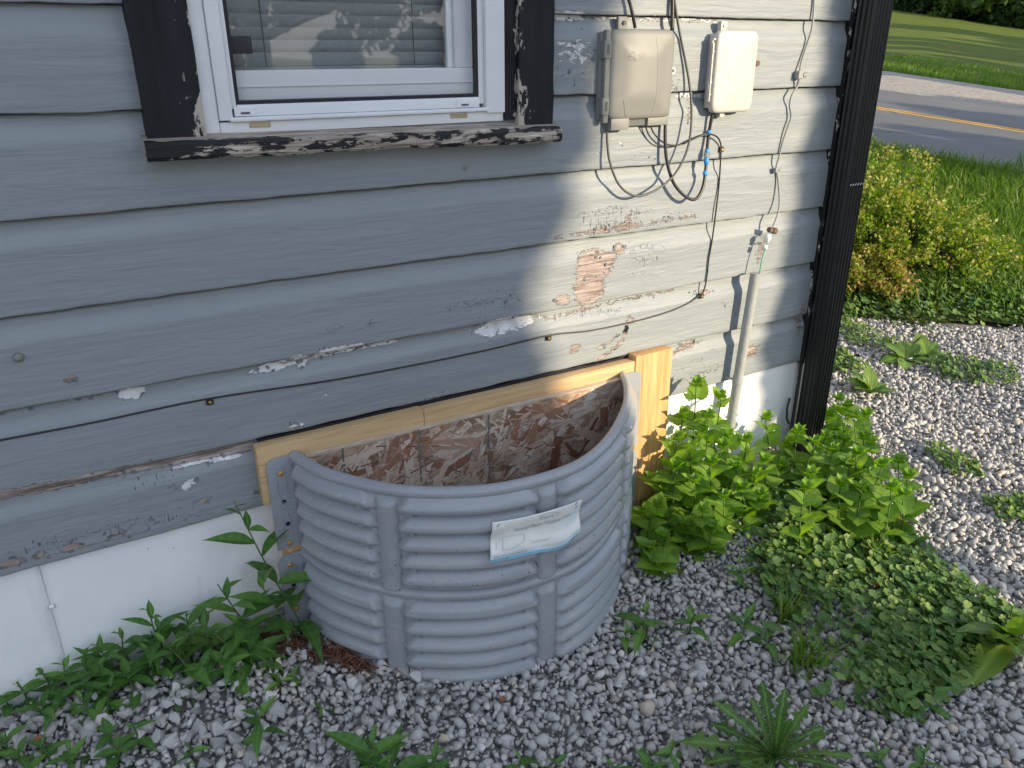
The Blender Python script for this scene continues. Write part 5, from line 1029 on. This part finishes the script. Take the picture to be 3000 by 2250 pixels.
b = wb(2180, 1385); rosette('dandelion', b, [tipz(*t) for t in ((2100, 1330, .05), (2150, 1330, .09), (2212, 1345, .06), (2240, 1390, .05), (2130, 1420, .03), (2200, 1425, .03), (2150, 1390, .05))], 'broad', 'long-leaved weed rosette at the outer tip of the ground ivy', 'weed', 0, 6, None, .0, .6)
b = wb(1880, 850); rosette('plantain', b, [b+np.array([.085*math.cos(a)*s, .08*math.sin(a)*s, .04*h_]) for a, s, h_ in ((.1, 1.1, .6), (.8, 1, 1), (1.5, .9, 1.6), (2.3, 1, 1.3), (3.1, 1.1, .8), (3.9, 1.1, .3), (4.6, .9, .2), (5.3, 1, .3), (1.1, .6, 2), (2.7, .7, 2))], 'broad', 'broad-leaved plantain standing alone on the sunny gravel', 'plantain', 3, 5)
b = wb(1955, 780); rosette('plantain', b, [b+np.array([.10*math.cos(a)*s, .095*math.sin(a)*s, .045*h_]) for a, s, h_ in ((.2, 1.1, .6), (1.0, 1, 1), (1.7, .9, 1.3), (2.4, 1, 1), (3.0, 1.2, .6), (3.8, 1.2, .3), (4.6, .9, .2), (5.3, 1.1, .3))], 'broad', 'plantain with tall seed stalks joined to a second rosette', 'plantain', 5, 8)
b = wb(2000, 772); rosette('plantain', b, [b+np.array([.085*math.cos(a)*s, .085*math.sin(a)*s, .045*h_]) for a, s, h_ in ((.2, 1.1, .8), (1.2, 1, 1.6), (2.2, .9, 1.3), (3.2, .9, .8), (4.6, .9, .2), (5.5, 1.1, .3))], 'broad', 'smaller plantain rosette on the road side of its taller neighbour', 'plantain', 2, 9)
b = wb(2130, 622); rosette('plantain', b, [b+np.array([.14*math.cos(a)*s, .14*math.sin(a)*s, .08*h_]) for a, s, h_ in ((.2, 1.1, .8), (1.2, 1, 1.6), (1.9, .9, 1.8), (2.6, .9, 1.3), (3.3, 1, .8), (4.6, .9, .2), (5.5, 1.1, .3), (1.5, .7, 2.2), (.7, .8, 1.8))], 'broad', 'upright plantain at the lawn edge under the grass', 'plantain', 4, 10)
def clover_patch(name, poly, nl, sz, label, cat, mat, h=.03, seed=1, shades=(0, 1)):
    r = np.random.default_rng(seed); Pp = np.array([wb(*p)[:2] for p in poly]); Q = r.uniform(Pp.min(0), Pp.max(0), (nl*6, 2)); Q = Q[inpoly(Q, Pp)][:nl]; AV, AF, AS, AA = [], [], [], []; off = 0
    for p in Q:
        V, T, A = KD[r.integers(0, 4)]; s = sz*r.uniform(.6, 1.3); az_ = r.uniform(0, 6.28); m = np.array(Matrix.Rotation(az_, 3, 'Z') @ Matrix.Rotation(r.normal(0, .35)-.5*math.sin(SPH-az_), 3, 'X') @ Matrix.Rotation(r.normal(0, .35)+.5*math.cos(SPH-az_), 3, 'Y'))*s
        AV.append(V@m.T+[p[0], p[1], float(terr(p[0], p[1]))+.008+h*r.random()]); AF.append(T+off); AS.append(np.full(len(V), r.uniform(*shades))); AA.append(A); off += len(V)
    return tag(big(name, np.concatenate(AV), np.concatenate(AF), mat, None, True, dict(shade=np.concatenate(AS), vein=np.concatenate(AA))), label, cat, kind='stuff')
_lp = LAWN.reshape(-1, 3)
def terr(x, y):
    if x+1.13*y > 4.7 or y > 2 :
        d = (_lp[:, 0]-x)**2+(_lp[:, 1]-y)**2; i = np.argpartition(d, 4)[:4]; w = 1/(d[i]+1e-4); return (w*_lp[i, 2]).sum()/w.sum()
    return float(gz(x, y))
clover_patch('clover_patch', [(1985, 790), (2040, 770), (2100, 780), (2190, 800), (2200, 830), (2110, 838), (2030, 820)], 420, .022, 'patch of clover on the sunny gravel beyond the plantains', 'clover', MAT['ivymass'], .03, 3)
clover_patch('clover_patch', [(1800, 700), (1830, 690), (1900, 730), (1950, 745), (1900, 760), (1830, 745)], 300, .022, 'patch of clover between the downspout and the plantains', 'clover', MAT['ivymass'], .03, 4)
clover_patch('clover_patch', [(1790, 770), (1820, 760), (1870, 800), (1840, 815), (1790, 805)], 160, .026, 'small clover patch on the gravel beside the downspout', 'clover', MAT['ivymass'], .03, 6)
clover_patch('clover_patch', [(1990, 960), (2040, 965), (2110, 1010), (2130, 1035), (2060, 1030), (2000, 990)], 170, .020, 'sparse clover streak on the gravel beyond the mint', 'clover', MAT['ivymass'], .02, 5)
clover_patch('clover_patch', [(2120, 1085), (2230, 1075), (2240, 1140), (2160, 1130)], 150, .022, 'sparse clover on the gravel nearest the drive', 'clover', MAT['ivymass'], .02, 7)
clover_patch('lawn_clover', [(1790, 690), (1830, 650), (1900, 615), (2000, 610), (2120, 625), (2240, 640), (2240, 690), (2120, 668), (1990, 668), (1890, 680), (1830, 700)], 1500, .030, 'clover and creeping weeds along the edge of the lawn', 'clover', MAT['ivymass'], .06, 8)
def blades(name, pts, hmin, hmax, w, mat, parent=None, seed=0, lean=.5):
    r = np.random.default_rng(seed); n = len(pts); h = r.uniform(hmin, hmax, n); a = r.uniform(0, 6.28, n); l = r.uniform(.1, lean, n)*h; b = r.uniform(0, 6.28, n); ww = w*r.uniform(.6, 1.3, n)
    px, py = np.cos(a)*ww/2, np.sin(a)*ww/2; lx, ly = np.cos(b)*l, np.sin(b)*l; Z0 = np.zeros(n)
    V = np.stack([pts+np.stack([-px, -py, Z0-.01], -1), pts+np.stack([px, py, Z0-.01], -1), pts+np.stack([lx*.35+px*.8, ly*.35+py*.8, h*.6], -1), pts+np.stack([lx*.35-px*.8, ly*.35-py*.8, h*.6], -1), pts+np.stack([lx, ly, h*.95], -1)], 1).reshape(-1, 3)
    k = (np.arange(n)*5)[:, None]; F = np.concatenate([k+[0, 1, 2], k+[0, 2, 3], k+[3, 2, 4]]); sh = np.repeat(r.random(n), 5)
    return big(name, V, F, mat, parent, True, dict(shade=sh))
def lawnpts(n, seed, w0, w1, q0, q1):
    r = np.random.default_rng(seed); a = r.uniform(w0, w1, n)*15; b = r.uniform(q0, q1, n)*59; i = np.minimum(a.astype(int), 14); j = np.minimum(b.astype(int), 58); fa, fb = (a-i)[:, None], (b-j)[:, None]
    return (LAWN[i, j]*(1-fa)*(1-fb)+LAWN[i+1, j]*fa*(1-fb)+LAWN[i, j+1]*(1-fa)*fb+LAWN[i+1, j+1]*fa*fb)
_c = lawnpts(5600, 21, 0, .36, .10, .86); _c = _c[np.random.default_rng(3).random(len(_c)) < 1]; AV, AF, AS, AA = [], [], [], []; off = 0; rg4 = np.random.default_rng(4)
for p in _c:
    V, T, A = KD[rg4.integers(0, 4)]; az_ = rg4.uniform(0, 6.28); m = np.array(Matrix.Rotation(az_, 3, "Z") @ Matrix.Rotation(rg4.normal(0, .35)-.4*math.sin(SPH-az_), 3, 'X') @ Matrix.Rotation(rg4.normal(0, .35)+.4*math.cos(SPH-az_), 3, 'Y'))*rg4.uniform(.018, .040)
    AV.append(V@m.T+p+[rg4.normal(0, .09), rg4.normal(0, .09), .010+.06*rg4.random()]); AF.append(T+off); AS.append(np.full(len(V), rg4.random())); AA.append(A); off += len(V)
tag(big('lawn_edge_weeds', np.concatenate(AV), np.concatenate(AF), MAT['ivymass'], None, True, dict(shade=np.concatenate(AS), vein=np.concatenate(AA))), 'creeping weeds thick along the rim of the lawn', 'weeds', kind='stuff')
tag(blades('lawn_grass', np.concatenate([lawnpts(900, 31, .03, .14, .05, .95), lawnpts(40000, 1, .30, 1, .06, .95), lawnpts(5000, 33, .1, .34, .08, .92), lawnpts(9000, 2, .82, 1.0, .06, .95)]), .05, .15, .007, MAT['grass'], None, 3, .9), 'unmown lawn grass between the gravel and the road', 'grass', kind='stuff')
r = np.random.default_rng(5); i = r.integers(0, 3, 26000); fi = FIELD[0][r.integers(12, 48, 9000)]; 
a = r.uniform(0, 1, 16000)**1.6*4.5; b = r.uniform(8, 50, 16000); ii = a.astype(int); jj = b.astype(int); fa, fb = (a-ii)[:, None], (b-jj)[:, None]; fp = FIELD[ii, jj]*(1-fa)*(1-fb)+FIELD[ii+1, jj]*fa*(1-fb)+FIELD[ii, jj+1]*(1-fa)*fb+FIELD[ii+1, jj+1]*fa*fb
tag(blades('field_grass', fp, .05, .14, .02, MAT['grass'], None, 6, .6), 'long grass at the foot of the mown field across the road', 'grass', kind='stuff')
def tuft(u, v, h, nb, label, seed, spread=.07, group=None, mat='grass'):
    b = wb(u, v); b[2] = terr(b[0], b[1]); r = np.random.default_rng(seed); root = empty('grass_tuft', b, label, 'grass', group); p = b+np.concatenate([r.normal(0, spread*.4, (nb, 2)), np.zeros((nb, 1))], 1); tag(blades('blade_mass', p, h*.5, h, .006, MAT[mat], root, seed, .9), kind='stuff'); return root
tuft(2070, 618, .24, 160, 'fine upright grass tuft where the lawn meets the gravel', 1); tuft(1990, 640, .13, 90, 'low pale grass tuft left of the fine upright one', 2); tuft(2195, 480, .24, 90, 'coarse grass tuft at the edge of the lawn by the shade', 3, .12); tuft(1700, 1335, .09, 40, 'small grass clump in the ground ivy', 5, .04); tuft(1740, 1440, .11, 50, 'grass clump in the shaded side of the ground ivy', 6, .05); tuft(1890, 1210, .09, 30, 'small bright grass tuft in the sunlit ground ivy', 7, .04)
# shrubs by the lawn
def leafquads(C, size, r, long=1.6):
    n = len(C); a = r.normal(size=(n, 3)); a /= np.linalg.norm(a, axis=1)[:, None]; b = np.cross(a, r.normal(size=(n, 3))); b /= np.linalg.norm(b, axis=1)[:, None]; s = size*r.uniform(.6, 1.35, (n, 1))
    V = np.stack([C-a*s*long*.5, C+b*s*.5-a*s*.08, C+a*s*long*.5, C-b*s*.5-a*s*.08], 1).reshape(-1, 3); F = (np.arange(n)*4)[:, None]+np.array([0, 1, 2, 3]); return V, F
def shrub(name, base, lobes, nl, size, mat, label, seed, tipred=True):
    r = np.random.default_rng(seed); b = np.array(base, float); root = empty(name, b, label, 'shrub'); Cs = []; S = []; mb = MB()
    for (dx, dy, dz, rx, rz, w) in lobes:
        m = int(nl*w); ns = max(14, m//60)
        for k in range(ns):            # twigs radiate from the base; leaves sit round their ends
            th = r.uniform(0, 6.28); ph = math.acos(r.uniform(-.15, 1)); rr_ = r.uniform(.45, 1.06) if r.random() < .85 else r.uniform(1.06, 1.3)
            e = b+np.array([dx+rx*rr_*math.sin(ph)*math.cos(th), dy+rx*rr_*math.sin(ph)*math.sin(th), max(.03, dz+rz*rr_*math.cos(ph))]); s0 = b+np.array([dx*.4, dy*.4, 0]); mid = (s0+e)/2+[0, 0, .06]; mb.tube([s0, mid, e], [.003, .002, .001], 4, False)
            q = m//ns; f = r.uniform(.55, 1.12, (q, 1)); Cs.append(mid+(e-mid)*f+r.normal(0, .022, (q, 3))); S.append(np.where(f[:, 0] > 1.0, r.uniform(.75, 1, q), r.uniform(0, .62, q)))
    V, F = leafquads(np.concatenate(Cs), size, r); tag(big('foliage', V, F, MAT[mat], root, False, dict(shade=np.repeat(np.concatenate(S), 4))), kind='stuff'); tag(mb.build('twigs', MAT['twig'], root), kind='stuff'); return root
def lb3(u, v): 
    b = wb(u, v); 
    for _ in range(6): b = G(u, v, terr(b[0], b[1]))
    return b
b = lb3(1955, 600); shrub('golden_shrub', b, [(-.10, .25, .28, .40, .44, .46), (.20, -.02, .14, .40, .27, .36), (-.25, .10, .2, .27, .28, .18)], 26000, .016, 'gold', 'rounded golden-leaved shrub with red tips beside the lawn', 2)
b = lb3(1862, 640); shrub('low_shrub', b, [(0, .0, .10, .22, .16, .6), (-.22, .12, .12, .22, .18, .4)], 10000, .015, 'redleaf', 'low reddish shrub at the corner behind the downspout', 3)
# litter
mb = MB(); r = np.random.default_rng(9)
for k in range(420):
    t = r.random(); c = wb(640+170*t+r.normal(0, 20), 1395+55*t+r.normal(0, 12)) if r.random() < .85 else wb(r.uniform(560, 640), r.uniform(1370, 1420))
    if inwell(c[0]*1., c[1]*1.-.0): continue
    a = r.uniform(0, 6.28); L = r.uniform(.008, .030); z = c[2]+r.uniform(.0, .022); d = np.array([math.cos(a)*L/2, math.sin(a)*L/2, r.normal(0, .004)]); mb.tube([c*[1, 1, 0]+[0, 0, z]-d, c*[1, 1, 0]+[0, 0, z+.002], c*[1, 1, 0]+[0, 0, z]+d], [.0012, .0022, .0008], 4)
tag(mb.build('mulch', MAT['mulch'], None), 'dark red bark mulch scraps heaped at the foot of the window well', 'mulch', kind='stuff')
def deadleaf(u, v, s, label, z=.02, group=None):
    b = wb(u, v); b[2] += z; n = 7; V = []; a0 = random.uniform(0, 6)
    for i in range(n):
        t = i/(n-1); w = s*.4*math.sin(math.pi*(.08+.88*t)); V += [(b[0]+(t-.5)*s*math.cos(a0)-w*math.sin(a0), b[1]+(t-.5)*s*math.sin(a0)+w*math.cos(a0), b[2]+s*.35*abs(t-.4)), (b[0]+(t-.5)*s*math.cos(a0), b[1]+(t-.5)*s*math.sin(a0), b[2]-.1*s), (b[0]+(t-.5)*s*math.cos(a0)+w*math.sin(a0), b[1]+(t-.5)*s*math.sin(a0)-w*math.cos(a0), b[2]+s*.30*t)]
    F = [f for i in range(n-1) for f in ((3*i, 3*i+1, 3*i+4, 3*i+3), (3*i+1, 3*i+2, 3*i+5, 3*i+4))]
    return tag(mesh('dead_leaf', V, F, MAT['deadleaf'], None, True), label, 'dead leaf', group)
deadleaf(1925, 1130, .045, 'curled rust coloured dead leaf on the gravel beside the mint'); deadleaf(1884, 1283, .028, 'curled brown dead leaf lying in the ground ivy', .035)
for u, v in ((1905, 690), (2030, 672), (85, 1605), (60, 1545), (1085, 1520)): deadleaf(u, v, .03 if u > 1500 else .02, 'scrap of red-brown dead leaf on the gravel', .012, 'scraps of dead leaf')
P = [wb(1722, 930)+[0, 0, .02], wb(1762, 965)+[0, 0, .03], wb(1815, 1020)+[0, 0, .03], wb(1870, 1078)+[0, 0, .02], wb(1905, 1120)+[0, 0, .01]]; P[0] = W(1703, 905, -.03); P[1] = W(1716, 930, -.06)
tag(MB().tube(spline([W(1706, 860, -.02), W(1700, 890, -.025), *P[0:0], W(1712, 922, -.05), *P[2:]], 6), .004, 7).build('ground_hose', MAT['black'], None, True), 'thin black hose leading from the wall corner through the mint', 'hose')

# ================================================================== TREES
def tube_tree(root, b, top, r0, limbs, seed, lean=(0, 0)):
    r = random.Random(seed); mb = MB(); b = np.array(b, float); t = np.array(top, float); P = spline([b-[0, 0, .3], b+(t-b)*.33+[r.uniform(-.1, .1), r.uniform(-.1, .1), 0], b+(t-b)*.66+[r.uniform(-.15, .15), r.uniform(-.15, .15), 0], t], 4)
    mb.tube(P, [r0*(1.15 if i == 0 else 1-.8*i/len(P)) for i in range(len(P))], 10)
    for e in limbs: s = np.array(P[int(len(P)*r.uniform(.35, .85))]); e = np.array(e); mb.tube([s, (s+e)/2+[0, 0, .25], e], [r0*.38, r0*.22, r0*.08], 6)
    return mb.build('trunk', MAT['bark'], root, True)
def crown_of(root, centers, rad_, per, size, mat, seed, squash=.8):
    r = np.random.default_rng(seed); Cs = []; S = []
    for c, R_ in zip(centers, rad_):
        d = r.normal(size=(per, 3)); d /= np.linalg.norm(d, axis=1)[:, None]; Cs.append(np.array(c)+d*(R_*r.uniform(.25, 1.0, (per, 1))**.6)*[1, 1, squash]); S.append(np.clip(r.normal(r.uniform(.25, .7), .18, per), 0, 1))
    V, F = leafquads(np.concatenate(Cs), size, r, 1.4); return tag(big('crown', V, F, MAT[mat], root, False, dict(shade=np.repeat(np.concatenate(S), 4))), kind='stuff')
def tree(name, base, h, cr, cb_, nclump, per, size, mat, label, seed, group=None):
    r = np.random.default_rng(seed); b = np.array(base, float); root = empty(name, b, label, 'tree', group); cs = []; rs = []
    for k in range(nclump):
        z = r.uniform(0, 1); rr_ = cr*math.sqrt(max(.05, 1-(2*z-.9)**2/1.25))*r.uniform(.35, 1)**.5; th = r.uniform(0, 6.28); cs.append(b+[rr_*math.cos(th), rr_*math.sin(th), cb_+(h-cb_)*z]); rs.append(cr*r.uniform(.22, .42))
    tube_tree(root, b, b+[0, 0, h*.8], h*.018+.05, cs[:9], seed); crown_of(root, cs, rs, per, size, mat, seed+1); return root
# the tree whose crown shades the left of the wall
SE = ([-1.6, -.9, -.55, -.35, 0, .41, .5, .82, 1.15, 1.3, 1.6, 2.4], [1.0, 1.05, 1.10, 1.16, 1.02, .86, .88, .96, 1.09, .98, .60, .2])
ta = empty('shade_tree', sunpos(-2.2, 11.2, -11.2*TEL-.1), 'broad garden tree standing behind the viewer and shading the window side', 'tree'); cs, rs = [], []; rr = random.Random(5)
for h in np.arange(-.95, 2.7, .30):
    se = float(np.interp(h, *SE)); s = se-.26
    while s > -5.2: cs.append(sunpos(s, 11+rr.uniform(-.35, .35)*(1 if s > .3 else 3), h+rr.uniform(-.06, .06))); rs.append(.30 if s > .3 else .46); s -= .36 if s > .3 else .5
crown_of(ta, cs, rs, 210, .13, 'tree', 12, 1.0); tube_tree(ta, sunpos(-2.2, 11.2, -11.2*TEL-.1), sunpos(-2.0, 11.1, 1.8), .22, cs[::19], 4)
tb = empty('leaning_tree', sunpos(1.30, 7.5, -7.5*TEL-.1), 'slim leaning tree behind the viewer whose narrow crown shades the house corner', 'tree'); P = [sunpos(1.30, 7.5, -7.5*TEL-.25), sunpos(1.44, 7.5, -.9), sunpos(1.53, 7.5, -.40), sunpos(1.85, 7.5, .1), sunpos(2.0, 7.5, 2.0)]
MB().tube(spline(P, 6), [.06]+[.05]*20+[.04]*3+[.02], 10).build('trunk', MAT['bark'], tb, True); cs = []
for h in np.arange(.05, 2.5, .13): cs += [sunpos(1.735+.075*h+.17+rr.uniform(-.02, .02), 7.5+rr.uniform(-.15, .15), h), sunpos(2.06+rr.uniform(-.06, .06), 7.5+rr.uniform(-.2, .2), h+.05)]
crown_of(tb, cs, [.19]*len(cs), 330, .07, 'tree', 14, 1.0)
b = np.array([1.55, -7.2, -.06]); lil = empty('garden_bush', b, 'tall dark garden bush standing behind the viewer', 'bush'); cs = [b+[rr.uniform(-1.1, .5), rr.uniform(-.6, .6), rr.uniform(.3, 2.2)] for k in range(26)]; crown_of(lil, cs, [.45]*26, 120, .09, 'tree', 16); MB().tube([b-[0, 0, .2], b+[-.3, 0, 1.8]], [.06, .02], 8).build('trunk', MAT['bark'], lil)
# far things behind the viewer, seen only in the window's reflection
for k, (x_, y_, h_) in enumerate(((13.5, -38, 2.6), (4, -42, 3.5), (19, -40, 3.2), (34, -40, 6), (-8, -40, 7))): tree('far_tree', (x_, y_, -.5), h_, h_*.38, .5, 26, 70, .5, 'tree', 'distant tree seen across the street in the window reflection', 400+k, 'distant trees behind the viewer')
# shading row along the road, outside the view
FC = np.array([27., 16., 0])
for k, (dt, ds_, hh) in enumerate(((32, -4.5, 13), (36, 5.0, 14), (34, 16.0, 14))):
    p = FC+D_S*dt+E_S*ds_; tree('roadside_tree', (p[0], p[1], .2), hh, 2.6, 2.2, 40, 150, .42, 'tree', 'tall roadside tree outside the view shading the field', 500+k, 'roadside trees shading the field')
for k in range(8):
    p = np.array([22., 13., 0])+D_S*(22+1.5*random.random())+E_S*(-4.2+3.3*k); tree('hedge_tree', (p[0], p[1], .1), 8.2+random.uniform(-.5, .5), 2.0, .6, 30, 130, .34, 'tree', 'bushy tree in the row outside the view along the field', 540+k, 'row of bushy trees along the field')
for k, (dt, ds_, hh) in enumerate(((15, -2.4, 5.0), (16, 1.3, 5.2), (15, 4.8, 4.6))):
    p = np.array([9.8, 4.2, 0])+D_S*dt+E_S*ds_; tree('street_tree', (p[0], p[1], .0), hh, 1.7, .8, 30, 130, .24, 'tree', 'low street tree outside the view shading the road', 520+k, 'street trees shading the road')
# wood edge beyond the field
for k in range(17):
    t = -.55+k*.105; c = C1+(C2-C1)*t; back = np.array([.62, .78, 0])*(2.5+4*random.random()); p = c+back; p[2] = float(np.interp(t, [-.9, 0, 1, 1.9], [1.6, C1[2], C2[2], C2[2]+.8]))-.2
    tree('wood_edge_tree', p, random.uniform(9, 13), random.uniform(2.6, 3.6), .2, 44, 120, .42, 'brighttree' if k in (5, 6) else 'tree', 'dark leafy tree at the wood edge beyond the field' if k not in (5, 6) else 'tree painted paler as if sunlit at the wood edge beyond the field', 600+k, 'trees at the wood edge' if k not in (5, 6) else 'paler trees at the wood edge')
for k in range(14):
    t = -.5+k*.12+random.uniform(-.03, .03); c = C1+(C2-C1)*t; p = c+np.array([.62, .78, 0])*random.uniform(.6, 2.2); p[2] = float(np.interp(t, [-.9, 0, 1, 1.9], [1.6, C1[2], C2[2], C2[2]+.8]))-.1
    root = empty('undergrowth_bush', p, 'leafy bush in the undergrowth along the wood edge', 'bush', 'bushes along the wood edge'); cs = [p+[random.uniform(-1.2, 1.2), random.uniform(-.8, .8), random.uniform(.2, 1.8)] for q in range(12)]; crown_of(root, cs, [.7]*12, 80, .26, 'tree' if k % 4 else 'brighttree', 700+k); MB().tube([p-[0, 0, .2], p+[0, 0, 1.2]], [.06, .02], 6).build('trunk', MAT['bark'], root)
